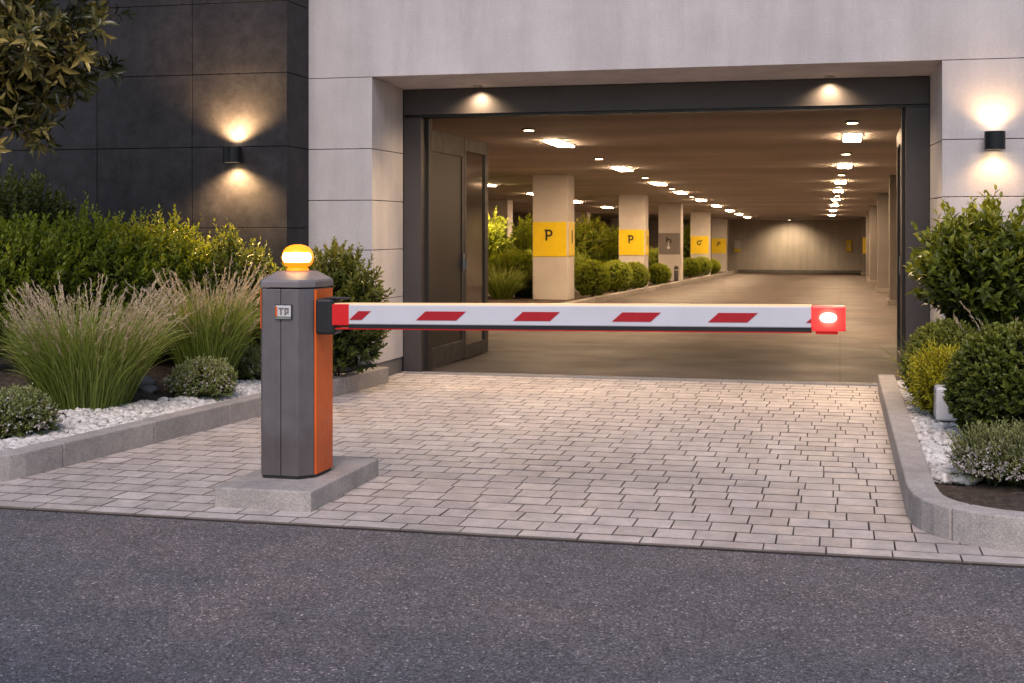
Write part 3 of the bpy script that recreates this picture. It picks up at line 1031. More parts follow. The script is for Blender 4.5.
def pillar_sign(i, x0, x1, y, mat, glyph, label, side=True):
    zb, zt = fz(0, y) + 1.13, fz(0, y) + 1.97
    t = thing('parking_sign', ((x0 + x1) / 2, y, zb), label, 'sign')
    o = t.location
    MB().box(x0 + 0.015, x1 - 0.03, y - 0.02, y - 0.001, zb, zt).build('panel', mat, t, o, bevel=0.004)
    cx, zc = (x0 + x1) / 2 - 0.03, (zb + zt) / 2 + 0.10
    m = MB()
    yg = y - 0.0215
    if glyph == 'P':
        glyph_P(m, 0.27, cx, zc, yg)
    elif glyph == 'Ps':
        glyph_P(m, 0.27, cx, zc, yg, 0.25)
    elif glyph == 'h':
        m.box(cx - 0.10, cx - 0.05, yg - 0.006, yg, zc - 0.04, zc + 0.16)
        glyph_ring(m, cx - 0.005, zc - 0.01, 0.085, 0.05, 0, math.pi * 0.95, 12, yg)
        m.box(cx + 0.055, cx + 0.105, yg - 0.006, yg, zc - 0.075, zc - 0.012)
    elif glyph == 'o':
        glyph_ring(m, cx, zc, 0.085, 0.045, 0.5, math.pi * 1.9, 18, yg)
        m.box(cx + 0.06, cx + 0.15, yg - 0.006, yg, zc + 0.075, zc + 0.12)
    m.build('letter', M['ink'], t, o)
    if glyph == 'h':
        q = MB()
        q.box(cx - 0.025, cx + 0.005, yg - 0.006, yg, zc - 0.19, zc - 0.05)
        glyph_ring(q, cx - 0.01, zc - 0.25, 0.03, 0.058, 0, 6.283, 14, yg)
        q.build('white_mark', M['white'], t, o)
    if side:
        MB().box(x1 + 0.001, x1 + 0.02, y + 0.1, y + 0.74, zb, zt).build('side_panel', mat, t, o, bevel=0.004)
        MB().box(x1 + 0.0215, x1 + 0.026, y + 0.36, y + 0.46, zc - 0.2, zc + 0.12).build('side_mark', M['ink'], t, o)
    return t


pillar_sign(0, -7.26, -6.38, 31.4, M['yellow'], 'P', 'large yellow panel with black P on the nearest pillar')
pillar_sign(1, -7.14, -6.26, 43.6, M['yellow'], 'P', 'yellow panel with black P on the second pillar, above the round bushes')
pillar_sign(2, -6.95, -6.07, 52.1, M['greysign'], 'h', 'grey panel with a small dark hooked mark over a white dot, on the third pillar', False)
pillar_sign(3, -6.90, -6.02, 63.2, M['yellow'], 'o', 'orange-yellow panel with a small ring mark on the fourth pillar', False)
pillar_sign(4, -7.12, -6.24, 76.0, M['yellow'], 'Ps', 'orange-yellow panel with slanted P on the farthest pillar', False)

t = thing('parking_sign', (1.3, 74.5, fz(0, 74.5) + 1.1), 'tall narrow yellow sign with black mark on the farthest right-hand pillar', 'sign')
MB().box(1.2, 1.62, 74.47, 74.498, -0.93 + 1.15, -0.93 + 2.02).build('panel', M['yellow'], t, t.location)
m = MB().box(1.39, 1.46, 74.462, 74.4685, -0.93 + 1.55, -0.93 + 1.95)
m.box(1.46, 1.54, 74.462, 74.4685, -0.93 + 1.83, -0.93 + 1.95)
m.build('letter', M['ink'], t, t.location)
MB().box(1.39, 1.46, 74.462, 74.4685, -0.93 + 1.24, -0.93 + 1.34).build('dot', M['ink'], t, t.location)
t = thing('wall_box', (0.55, 80.9, 0.0), 'small yellow box mounted high on the back wall near its right end', 'box')
zb = fz(0, 81)
MB().box(0.36, 0.68, 80.86, 80.998, zb + 1.26, zb + 1.95).build('housing', M['yellow'], t, t.location, bevel=0.02)
MB().box(0.46, 0.58, 80.852, 80.859, zb + 1.5, zb + 1.62).build('knob', M['whitebox'], t, t.location)
t = thing('bollard', (-6.15, 51.3, fz(0, 51.3)), 'dark bollard standing at the foot of the grey-panelled pillar', 'bollard')
MB().lathe([(0.16, 0.0), (0.16, 0.05), (0.09, 0.07), (0.085, 0.62), (0.07, 0.68), (0.02, 0.7)], t.location, 14).build('post', M['black'], t, t.location, smooth=True)
MB().lathe([(0.088, 0.5), (0.092, 0.5), (0.092, 0.56), (0.088, 0.56)], t.location, 14).build('band', M['alu'], t, t.location)
t = thing('wall_box', (-6.02, 80.9, 0.0), 'pale box with yellow underside mounted on the back wall beside the farthest pillar', 'box')
MB().box(-6.2, -5.85, 80.85, 80.998, zb + 1.4, zb + 1.9).build('housing', M['whitebox'], t, t.location, bevel=0.03)
MB().box(-6.22, -5.83, 80.84, 80.998, zb + 1.2, zb + 1.39).build('tray', M['yellow'], t, t.location, bevel=0.02)

# interior kerb and planting bed
t = thing('garage_kerb', (-5.9, 28, 0), 'low concrete kerb edging the planting inside the garage', 'kerb')
yy = 27.0
while yy < 78:
    e = min(yy + 2.4, 78)
    MB().prism([(-5.92, yy + 0.01), (-5.75, yy + 0.01), (-5.75, e - 0.01), (-5.92, e - 0.01)], lambda x, y: fz(x, y) - 0.1, lambda x, y: fz(x, y) + 0.14).build('kerb_stone', M['kerb_in'], t, t.location, bevel=0.015)
    yy = e
bd = MB().prism([(X0 + 0.3, 25.0), (-5.925, 27), (-5.925, 78), (X0 + 0.3, 80)], lambda x, y: fz(x, y) - 0.1, lambda x, y: fz(x, y) + 0.09)
tag(bd.build('garage_planting_bed', M['soil']), 'dark planting bed behind the pillars inside the garage', kind='structure')

# interior planting
nb = 0
for (px, yy, r, hh) in ((592, 33.3, 0.46, 0.92), (616, 36.8, 0.46, 0.88), (634, 40.4, 0.46, 0.80), (659, 46.5, 0.42, 0.70), (690, 58.5, 0.46, 0.86), (701, 61.6, 0.48, 0.9), (711, 66, 0.46, 0.75)):
    lab = ['plump clipped green ball bush right behind the nearest pillar', 'round green bush, middle one between the first two pillars', 'round green bush close in front of the second pillar',
           'small dark bush between the second and third pillars', 'dark round bush right behind the grey-panelled pillar', 'round bush in front of the fourth pillar', 'last small round bush before the farthest pillar'][nb]
    X = wx(px, yy)
    shrub('round_bush', lab, 'bush', (X, yy, fz(0, yy) + 0.09), (r, r, hh / 2), hh / 2, 1000, 0.045, 6, 0.045, 0.022, M['leaf_in'], 200 + nb, 'clipped bushes along the garage kerb', 0.2, 0.03, lo=0.86, hi=0.96, zmin=-0.9, tint=0.5)
    nb += 1
for i, (px, py, yy, r, hh, lab) in enumerate((
        (520, 0, 32.6, 0.95, 1.15, 'broad mound of low green planting left of the nearest pillar'),
        (548, 0, 35.5, 1.1, 1.2, 'low green hedge mound behind the nearest pillar'),
        (600, 0, 45.0, 1.4, 1.35, 'wide low hedge mound behind the row of round bushes'),
        (655, 0, 56.0, 1.3, 1.2, 'low green mound glimpsed between the second and third pillars'),)):
    X = wx(px, yy)
    shrub('low_hedge', lab, 'bush', (X, yy, fz(0, yy) + 0.09), (r, r * 0.9, hh / 2), hh / 2.4, 900, 0.2, 8, 0.08, 0.026, M['leaf_in'], 230 + i, 'hedge mounds inside the garage', 0.5, 0.1, lo=0.75, zmin=-0.5, tint=0.45)
for i, (px, yy, r, zt, lab) in enumerate((
        (492, 36.5, 0.32, 226, 'leafy upright shrub at the left edge beside the open door'),
        (526, 40.0, 0.30, 232, 'small leafy shrub seen just left of the nearest pillar'),
        (585, 44.5, 0.85, 224, 'tall dark shrub standing behind the nearest pillar'),
        (607, 46.5, 0.9, 232, 'tall light green shrub standing behind the row of round bushes'),
        (688, 70, 0.9, 228, 'yellow-green shrub glimpsed between the third and fourth pillars'))):
    X = wx(px, yy)
    zb = fz(0, yy) + 0.09
    hh = wz(px, zt, yy) - zb
    shrub('tall_shrub', lab, 'shrub', (X, yy, zb), (r, r, hh * 0.40), hh * 0.58, 420, 0.34, 9, 0.14, 0.045, M['leaf_hedge'] if i == 2 else M['leaf_in'], 260 + i, 'taller shrubs inside the garage', 0.5, 0.22, lo=0.35, tint=0.5, core=0.4)
grass_clump('grass_tuft', 'pale green grass tuft at the left edge inside the garage', (wx(502, 31.2), 31.2, fz(0, 31.2) + 0.09), 700, 0.95, 0.75, 301, 0.0, base_r=0.2, width=0.008)

# ------------------------------------------------------------------ kerbs of the outdoor beds


def kerb(name, label, outer, width, h, sgn, lens):
    """outer polyline, cut into stones; sgn = side on which the bed lies"""
    pts = [Vector((x, y, 0)) for x, y in outer]
    n = len(pts)
    offs = []
    for i in range(n):
        a = (pts[i] - pts[i - 1]).normalized() if i else None
        b = (pts[i + 1] - pts[i]).normalized() if i < n - 1 else None
        d = ((a or b) + (b or a)).normalized()
        nn = Vector((-d.y, d.x, 0)) * sgn
        if a and b:
            nn = nn / max(0.5, nn.dot(Vector((-b.y, b.x, 0)) * sgn))
        offs.append(pts[i] + nn * width)
    t = thing(name, (outer[0][0], outer[0][1], 0), label, 'kerb')
    k_ = 0
    i = 0
    for seg in lens:                     # number of polyline segments per stone
        a, b = i, i + seg
        P, Q = [p.copy() for p in pts[a:b + 1]], [p.copy() for p in offs[a:b + 1]]
        for L_ in (P, Q):
            L_[0] += (L_[1] - L_[0]).normalized() * 0.003
            L_[-1] += (L_[-2] - L_[-1]).normalized() * 0.003
        loop = P + Q[::-1]
        if sgn < 0:
            loop = loop[::-1]
        MB().prism([(p.x, p.y) for p in loop], -0.06, h + rnd.uniform(-0.002, 0.002), rnd.random()).build('kerb_stone', M['granite'], t, t.location, bevel=0.010)
        i = b
    return t


def split(a, b, n):
    return [(a[0] + (b[0] - a[0]) * i / n, a[1] + (b[1] - a[1]) * i / n) for i in range(n)]


def arc(c, r, a0, a1, n):
    return [(c[0] + r * math.cos(R(a0 + (a1 - a0) * i / n)), c[1] + r * math.sin(R(a0 + (a1 - a0) * i / n))) for i in range(n + 1)]


lk = split((-4.295, 12.33), (-4.765, 7.45), 5) + [(-4.765, 7.45)] + arc((-5.36, 7.2), 0.58, 0, -90, 8)[0:] + split((-5.6, 6.62), (-11, 6.62), 4)[0:] + [(-11, 6.62)]
kerb('garden_kerb', 'grey granite kerb edging the long planting bed on the left', lk, 0.15, 0.155, -1, [1] * 5 + [5, 5] + [1] * 4)
rk = split((0.34, 12.75), (0.34, 7.3), 4) + [(0.34, 7.3)] + arc((0.93, 7.13), 0.58, 180, 270, 8)[0:] + split((1.25, 6.55), (4.2, 6.55), 3) + [(4.2, 6.55)]
kerb('garden_kerb', 'grey granite kerb curving round the planting bed on the right', rk, 0.15, 0.16, 1, [1] * 4 + [1, 4, 5] + [1] * 3)

# soil beds
def bedz_l(x, y):
    d = max(0.0, kerbx(y) - x)
    return 0.085 + 0.22 * min(1, max(0, (d - 0.35) / 1.3)) * min(1, max(0, (y - 7.6) / 2))


def height_sheet(x0, x1, y0, y1, n, m_, zf, inside):
    m = MB()
    idx = {}
    for i in range(n + 1):
        for j in range(m_ + 1):
            x, y = x0 + (x1 - x0) * i / n, y0 + (y1 - y0) * j / m_
            idx[i, j] = len(m.v)
            m.v.append((x, y, zf(x, y)))
            m.t.append(0)
    for i in range(n):
        for j in range(m_):
            x, y = x0 + (x1 - x0) * (i + 0.5) / n, y0 + (y1 - y0) * (j + 0.5) / m_
            if inside(x, y):
                m.f.append((idx[i, j], idx[i + 1, j], idx[i + 1, j + 1], idx[i, j + 1]))
    return m


def in_left(x, y):
    if y > 7.4:
        return x < kerbx(y) - 0.06
    return y > 6.7 and x < -5.36 + math.sqrt(max(0, 0.50 ** 2 - min(0, y - 7.2) ** 2))


hs = height_sheet(-12, -4.2, 6.7, 12.4, 110, 80, lambda x, y: bedz_l(x, y) + rnd.uniform(-0.012, 0.012), in_left)
tag(hs.build('planting_soil', M['soil'], smooth=True), 'dark bark and soil covering the left planting bed', kind='structure')


def in_right(x, y):
    if y < 7.13:
        return x > 0.93 - math.sqrt(max(0, 0.50 ** 2 - (y - 7.13) ** 2)) and y > 6.63
    return x > 0.41


hs = height_sheet(0.38, 4.4, 6.62, 12.8, 60, 80, lambda x, y: 0.085 + 0.05 * min(1, max(0, x - 0.9)) + rnd.uniform(-0.012, 0.012), in_right)
tag(hs.build('planting_soil', M['soil'], smooth=True), 'dark bark and soil covering the right planting bed', kind='structure')

# pebbles
import bmesh
bm_ = bmesh.new()
bmesh.ops.create_icosphere(bm_, subdivisions=2, radius=1)
ICO_V = np.array([v.co[:] for v in bm_.verts])
ICO_F = np.array([[v.index for v in f.verts] for f in bm_.faces])
bm_.free()


def pebbles(name, label, pts, seed, lo=0.015, hi=0.042):
    g = np.random.default_rng(seed)
    f = Fol()
    n = len(pts)
    sc = np.stack([g.uniform(lo, hi, n), g.uniform(lo, hi, n) * 0.85, g.uniform(lo, hi, n) * 0.6], 1)
    an = g.uniform(0, 6.283, n)
    v = ICO_V[None] * sc[:, None, :]
    v *= 1 + 0.10 * np.sin(ICO_V[None] @ (g.normal(size=(n, 3, 1)) * 2.0))
    tl = g.uniform(-0.4, 0.4, n)
    y2 = v[..., 1] * np.cos(tl)[:, None] - v[..., 2] * np.sin(tl)[:, None]
    z2 = v[..., 1] * np.sin(tl)[:, None] + v[..., 2] * np.cos(tl)[:, None]
    x3 = v[..., 0] * np.cos(an)[:, None] - y2 * np.sin(an)[:, None]
    y3 = v[..., 0] * np.sin(an)[:, None] + y2 * np.cos(an)[:, None]
    V = np.stack([x3, y3, z2], 2) + np.array(pts)[:, None, :]
    f.V.append(V.reshape(-1, 3))
    T = np.clip(g.normal(0.62, 0.27, n), 0, 1)
    f.T.append(np.repeat(T, len(ICO_V)))
    f.F3.append((ICO_F[None] + (np.arange(n) * len(ICO_V))[:, None, None]).reshape(-1, 3))
    f.n = len(f.V[0])
    return tag(f.build(name, M['pebble'], None, True), label, kind='stuff')


pp = []
while len(pp) < 3000:
    y = rnd.uniform(7.35, 12.0)
    wd = 0.62 if y < 9.6 else 0.62 - 0.16 * (y - 9.6)
    x = kerbx(y) - 0.17 - rnd.uniform(0, 1) * wd * (1 + 0.25 * math.sin(y * 3.1))
    pp.append((x, y, bedz_l(x, y) + rnd.uniform(0.004, 0.024)))
pebbles('gravel', 'white rounded pebbles lining the kerb of the left planting bed', pp, 11)
pp = []
while len(pp) < 3300:
    y = rnd.uniform(7.75, 12.7)
    x = 0.505 + rnd.random() * (0.75 if y > 8.4 else 0.2 + 0.85 * (y - 7.75))
    pp.append((x, y, 0.09 + rnd.uniform(0.004, 0.026)))
pebbles('gravel', 'white rounded pebbles filling the right planting bed behind the kerb', pp, 12)
# brown stones at the foot of the left grasses
stones = []
for i, (x, y, s) in enumerate(((-5.47, 9.75, 0.085), (-5.62, 9.95, 0.12), (-5.36, 10.05, 0.06), (-5.55, 10.25, 0.07))):
    f = Fol()
    g = np.random.default_rng(40 + i)
    v = ICO_V * np.array([s, s * 0.8, s * 0.5]) * (1 + 0.16 * np.sin(ICO_V @ (g.normal(size=(3, 1)) * 3)))
    f.V.append(v)
    f.T.append(np.full(len(v), 0.5))
    f.F3.append(ICO_F)
    ob = f.build('garden_stone', M['base'], None, True)
    ob.location = (x, y, bedz_l(x, y) + s * 0.2)
    tag(ob, ['flat brown stone lying in front of the large tan grass', 'largest brown stone, behind the white pebbles left of the flowering dome', 'smallest brown stone, on the pebbles left of the flowering dome', 'brown stone tucked beside the flowering dome'][i], 'stone', 'brown stones among the pebbles')

# white garden box on the right
t = thing('garden_box', (0.785, 10.05, 0.09), 'white square garden lamp box standing on the pebbles at right', 'lamp box')
o = t.location
MB().box(0.665, 0.905, 9.90, 10.20, 0.14, 0.375).build('housing', M['whitebox'], t, o, bevel=0.014)
MB().box(0.70, 0.87, 9.94, 10.17, 0.05, 0.139).build('foot', M['base'], t, o)

# ------------------------------------------------------------------ outdoor planting, left bed


def at_l(px, yy):
    x = wx(px, yy)
    return (x, yy, bedz_l(x, yy) - 0.01)


HG = 'hedge shrubs along the dark wall'
for i, (px, yy, ry, py_top, wpx, mat, lab, tint) in enumerate((
        (24, 10.9, 0.6, 168, 92, 'leaf_dark', 'tall dark leafy shrub at the far left against the dark wall', 0.5),
        (20, 9.9, 0.5, 228, 110, 'leaf_hedge', 'dense green shrub at the left edge behind the large tan grass', 0.52),
        (98, 10.6, 0.55, 212, 118, 'leaf_hedge', 'yellow-green leafy shrub behind the large tan grass', 0.56),
        (166, 11.0, 0.5, 224, 96, 'leaf_hedge', 'bright green leafy shrub between the two tan grasses', 0.46),
        (222, 11.3, 0.42, 243, 84, 'leaf_box', 'bright leafy shrub below the wall lamp, behind the barrier', 0.40))):
    b = at_l(px, yy)
    hh = wz(px, py_top, yy) - b[2]
    rx = wpx / F_PX * yy * 0.62
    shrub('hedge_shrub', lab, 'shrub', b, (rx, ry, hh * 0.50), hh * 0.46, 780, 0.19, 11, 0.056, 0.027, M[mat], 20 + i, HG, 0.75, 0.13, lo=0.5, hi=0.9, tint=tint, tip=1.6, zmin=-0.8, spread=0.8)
b = at_l(288, 11.35)
shrub('leafy_shrub', 'small yellow-lit shrub right behind the barrier cabinet', 'shrub', b, (0.30, 0.3, 0.52), 0.56, 330, 0.16, 11, 0.042, 0.018, M['leaf_hedge'], 31, None, 0.6, 0.14, tint=0.6)
b = at_l(338, 11.55)
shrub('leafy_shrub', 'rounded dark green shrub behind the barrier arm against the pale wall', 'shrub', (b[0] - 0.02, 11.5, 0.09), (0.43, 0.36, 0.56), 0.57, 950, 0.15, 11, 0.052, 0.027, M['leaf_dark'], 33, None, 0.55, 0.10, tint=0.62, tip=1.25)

grass_clump('ornamental_grass', 'large arching ornamental grass with tan plumes, nearest on the left', (wx(86, 9.1), 9.1, 0.11), 3600, 0.93, 0.47, 51, 0.075, base_r=0.30, group='ornamental grasses in the left bed')
grass_clump('ornamental_grass', 'smaller upright ornamental grass with pale plumes, beside the barrier cabinet', (wx(207, 10.45), 10.45, 0.22), 2800, 0.88, 0.37, 52, 0.075, base_r=0.22, group='ornamental grasses in the left bed')

DG = 'low flowering domes in the left bed'
shrub('flowering_bush', 'low dome of tiny white flowers at the left edge next to the kerb', 'bush', at_l(16, 7.95), (0.24, 0.22, 0.155), 0.125, 900, 0.06, 8, 0.025, 0.011, M['leaf_dome'], 61, DG, 0.5, 0.06, lo=0.75, tint=0.5, flowers=420, stems=3, zmin=-0.5)
shrub('flowering_bush', 'low dome bush with tiny pale flowers between the tan grasses', 'bush', at_l(203, 9.95), (0.255, 0.23, 0.15), 0.125, 900, 0.06, 8, 0.026, 0.011, M['leaf_dome'], 62, DG, 0.5, 0.05, lo=0.75, tint=0.62, flowers=300, stems=3, zmin=-0.5)
shrub('flowering_bush', 'small dome bush half hidden behind the barrier cabinet', 'bush', at_l(244, 10.95), (0.20, 0.2, 0.15), 0.12, 700, 0.06, 8, 0.026, 0.011, M['leaf_dome'], 63, DG, 0.5, 0.05, lo=0.75, tint=0.5, flowers=160, stems=3, zmin=-0.5)

# tree, top left
g = np.random.default_rng(77)
ty = 8.9
tb = (wx(-52, ty), ty, bedz_l(wx(-70, ty), ty) - 0.05)
tree = thing('leafy_tree', tb, 'dark long-leaved tree overhanging the top left corner', 'tree')
tr, fol, stm = MB(), Fol(), Fol()
tr.tube([(0, 0, 0), (0.03, 0.02, 0.9), (0.0, 0.05, 1.8), (0.06, 0.03, 2.7), (0.1, 0, 4.0)], [0.09, 0.075, 0.06, 0.045, 0.02], 9)
limb = []
for i in range(44):
    z0 = g.uniform(2.05, 3.8)
    if i < 28:
        an = g.uniform(-0.75, 0.75)
        ln_ = g.uniform(0.75, 1.35)
    else:
        an = g.uniform(0.8, 5.5)
        ln_ = g.uniform(0.6, 1.3)
    d = Vector((math.cos(an), math.sin(an) * 0.75, g.uniform(0.12, 0.5)))
    p0 = Vector((0.03, 0.03, z0))
    p1 = p0 + d * ln_ * 0.5
    p2 = p0 + d * ln_ + Vector((0, 0, -0.12 * ln_))
    tr.tube([p0, p1, p2], [0.022, 0.014, 0.004], 5)
    limb.append((p0, p1, p2))
P, D = [], []
for p0, p1, p2 in limb:
    for q in range(23):
        f_ = g.uniform(0.25, 1.0)
        base = p0.lerp(p1, f_ * 2) if f_ < 0.5 else p1.lerp(p2, f_ * 2 - 1)
        d = ((p2 - p0).normalized() * 0.8 + Vector(g.normal(size=3)) * 0.6).normalized()
        P.append(base + Vector(g.normal(size=3)) * 0.05)
        D.append(d)
P, D = np.array([p[:] for p in P]), np.array([d[:] for d in D])
shoots(fol, stm, g, P, nrm(D), g.uniform(0.12, 0.28, len(P)), 8, 0.112, 0.037, g.normal(0.42, 0.27, len(P)), LEAF_L, 0.85, -0.15)
tr.build('trunk', M['bark'], tree, smooth=True)
fol.build('crown', M['leaf_tree'], tree)
stm.build('twigs', M['twig'], tree)

# ------------------------------------------------------------------ outdoor planting, right bed


def at_r(px, yy):
    return (wx(px, yy), yy, 0.09)


b = at_r(982, 11.3)
hh = wz(978, 205, 11.2) - 0.09
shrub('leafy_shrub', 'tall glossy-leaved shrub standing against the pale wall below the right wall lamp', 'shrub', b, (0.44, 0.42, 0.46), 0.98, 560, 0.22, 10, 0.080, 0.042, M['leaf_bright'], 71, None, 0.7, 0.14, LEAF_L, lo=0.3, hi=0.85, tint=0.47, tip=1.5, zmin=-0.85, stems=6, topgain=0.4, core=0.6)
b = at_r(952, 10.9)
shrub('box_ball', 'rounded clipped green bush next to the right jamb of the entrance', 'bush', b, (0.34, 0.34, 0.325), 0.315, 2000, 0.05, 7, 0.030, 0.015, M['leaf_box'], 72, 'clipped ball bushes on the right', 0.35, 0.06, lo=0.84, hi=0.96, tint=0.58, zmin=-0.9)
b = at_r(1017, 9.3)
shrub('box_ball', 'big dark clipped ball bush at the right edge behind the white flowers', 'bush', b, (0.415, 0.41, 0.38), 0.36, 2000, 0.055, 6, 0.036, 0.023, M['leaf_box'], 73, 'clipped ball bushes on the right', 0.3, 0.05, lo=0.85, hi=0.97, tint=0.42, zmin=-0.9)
b = at_r(942, 10.3)
shrub('golden_shrub', 'small golden feathery shrub between the two clipped balls', 'shrub', b, (0.18, 0.15, 0.21), 0.22, 420, 0.14, 12, 0.040, 0.010, M['leaf_gold'], 74, None, 0.7, 0.1, lo=0.6, tint=0.7, stems=3)
b = at_r(1010, 7.8)
shrub('flowering_bush', 'grey-green bush with pale pink-white flowers at the right front corner', 'bush', b, (0.26, 0.23, 0.12), 0.11, 700, 0.10, 10, 0.026, 0.007, M['leaf_dome'], 75, None, 0.7, 0.10, lo=0.6, tint=0.66, flowers=760, stems=4, zmin=-0.5)
grass_clump('grass_tuft', 'spiky blue-green grass tuft below the tall shrub at right', at_r(1008, 10.9), 260, 0.95, 0.5, 81, 0.10, base_r=0.08, width=0.004)
grass_clump('grass_tuft', 'thin wispy grass against the right door jamb', at_r(925, 11.7), 120, 0.62, 0.55, 82, 0.0, base_r=0.06, width=0.0025)

# ------------------------------------------------------------------ barrier
pl = thing('concrete_plinth', (-3.0, 7.1, 0), 'low grey stone plinth carrying the barrier cabinet', 'plinth')
MB().box(-3.29, -2.73, 6.58, 7.12, -0.05, 0.108, 0.5).build('slab', M['granite'], pl, pl.location, bevel=0.008)
MB().box(-3.29, -2.73, 7.124, 7.65, -0.05, 0.108, 0.4).build('slab', M['granite'], pl, pl.location, bevel=0.008)

bar = thing('barrier_gate', (-3.0, 7.06, 0.108), 'grey and orange barrier with amber beacon and lowered red and white arm', 'barrier')
bo = bar.location
foot = [(-3.178, 6.93), (-3.148, 6.88), (-2.932, 6.88), (-2.862, 6.955), (-2.856, 7.205), (-2.91, 7.25), (-3.12, 7.25), (-3.178, 7.2)]
ZB, ZT = 0.125, 1.178
ins = lambda poly, d: [(-3.01 + (x + 3.01) * (1 - d), 7.06 + (y - 7.06) * (1 - d)) for x, y in poly]
MB().prism(ins(foot, 0.04), 0.108, ZB).build('base_plate', M['black'], bar, bo)
xm = -3.036
cab_l = [(-3.178, 6.93), (-3.148, 6.88), (xm - 0.002, 6.88), (xm - 0.002, 7.25), (-3.12, 7.25), (-3.178, 7.2)]
cab_r = [(xm + 0.002, 6.88), (-2.932, 6.88), (-2.866, 6.951), (-2.866, 7.21), (-2.91, 7.25), (xm + 0.002, 7.25)]
cb = MB().prism(cab_l, ZB, ZT - 0.008)
cb.prism(cab_r, ZB, ZT - 0.008)
cb.box(xm - 0.01, xm + 0.01, 6.889, 7.24, ZB, ZT - 0.01)
cb.build('cabinet', M['cab'], bar, bo, bevel=0.004)
MB().prism([(-2.8645, 6.955), (-2.856, 6.955), (-2.852, 6.962), (-2.852, 7.2), (-2.8645, 7.2)], ZB + 0.004, ZT - 0.012).build('side_panel', M['orange'], bar, bo)
MB().prism([(-3.1792, 6.9285), (-3.1525, 6.8835), (-3.154, 6.8825), (-3.182, 6.9275)], 0.945, ZT - 0.012).build('orange_strip', M['orange'], bar, bo)
# cap
big = [(-3.01 + (x + 3.01) * 1.03, 7.06 + (y - 7.06) * 1.03) for x, y in foot]
rings = []
for d, z in ((0.0, ZT), (0.0, ZT + 0.032), (0.04, ZT + 0.042), (0.42, ZT + 0.085), (0.50, ZT + 0.09)):
    rings.append([(-3.01 + (x + 3.01) * (1 - d), 7.06 + (y - 7.06) * (1 - d), z) for x, y in big])
MB().loft(rings).build('cap', M['cap'], bar, bo, bevel=0.003)
# beacon
bc = (-3.01, 7.06, ZT + 0.09)
be = MB().lathe([(0.062, -0.006), (0.062, 0.012), (0.050, 0.02)], bc, 28).build('beacon', M['amberlow'], bar, bo, smooth=True)
MB().lathe([(0.048, 0.018), (0.072, 0.030), (0.084, 0.044), (0.0885, 0.060)], bc, 36, cap=False).build('lower_lens', M['amberlow'], be, bo, smooth=True)
MB().lathe([(0.0885, 0.0603), (0.090, 0.078), (0.087, 0.098), (0.080, 0.115), (0.066, 0.132), (0.045, 0.143), (0.02, 0.149), (0.0005, 0.150)], bc, 36, cap=False).build('dome', M['amber'], be, bo, smooth=True)
hw = MB()
rows, nseg = [], 20
for z, r_, sp in ((0.050, 0.0905, 50), (0.060, 0.0925, 57), (0.078, 0.0935, 60), (0.096, 0.0915, 57), (0.104, 0.0885, 50)):
    rows.append([(bc[0] + r_ * math.cos(R(-72 + sp * (2 * i / nseg - 1))), bc[1] + r_ * math.sin(R(-72 + sp * (2 * i / nseg - 1))), bc[2] + z) for i in range(nseg + 1)])
hw.add([p for q in rows for p in q], [(k * (nseg + 1) + i, k * (nseg + 1) + i + 1, (k + 1) * (nseg + 1) + i + 1, (k + 1) * (nseg + 1) + i) for k in range(4) for i in range(nseg)])
hw.build('lamp_window', M['amberhot'], be, bo, smooth=True)
# badge
b1 = MB().box(-3.066, -2.964, 6.872, 6.879, 1.000, 1.084).build('badge', M['black'], bar, bo, bevel=0.002)
b1.parent = bar
MB().box(-3.061, -2.969, 6.867, 6.8715, 1.016, 1.079).build('badge_plate', M['chrome'], b1, bo, bevel=0.002)
MB().box(-3.061, -2.969, 6.866, 6.8715, 1.003, 1.0145).build('badge_foot', M['alu'], b1, bo)
m = MB()
yq0, yq1 = 6.864, 6.8668
m.box(-3.040, -3.012, yq0, yq1, 1.058, 1.066)
m.box(-3.032, -3.024, yq0, yq1, 1.026, 1.0575)
m.box(-3.006, -2.998, yq0, yq1, 1.026, 1.0575)
m.box(-3.008, -2.982, yq0, yq1, 1.058, 1.066)
m.box(-2.990, -2.982, yq0, yq1, 1.042, 1.0575)
m.box(-2.9975, -2.982, yq0, yq1, 1.034, 1.0415)
m.build('badge_emblem', M['greysign'], b1, bo)
MB().box(-3.0605, -3.050, yq0, yq1, 1.018, 1.072).build('badge_stripe', M['orange'], b1, bo)
# hinge bracket
hb = MB()
hb.prism([(-2.851, 6.93), (-2.765, 6.935), (-2.738, 6.955), (-2.738, 7.06), (-2.765, 7.10), (-2.851, 7.10)], 0.915, 1.115)
hinge = hb.build('arm_bracket', M['black'], bar, bo, bevel=0.014)
MB().box(-2.80, -2.68, 6.945, 7.05, 1.112, 1.122).build('clamp_plate', M['black'], hinge, bo, bevel=0.003)
# arm
TL = 0.010
AY0, AY1 = 6.945, 7.04


def armz(x):
    return 1.018 + (x + 2.755) * TL


def armbox(mb, x0, x1, y0, y1, a0, a1):
    v = []
    for a in (a0, a1):
        for x, y in ((x0, y0), (x1, y0), (x1, y1), (x0, y1)):
            v.append((x, y, armz(x) + a))
    mb.add(v, [(0, 3, 2, 1), (4, 5, 6, 7), (0, 1, 5, 4), (1, 2, 6, 5), (2, 3, 7, 6), (3, 0, 4, 7)])
    return mb


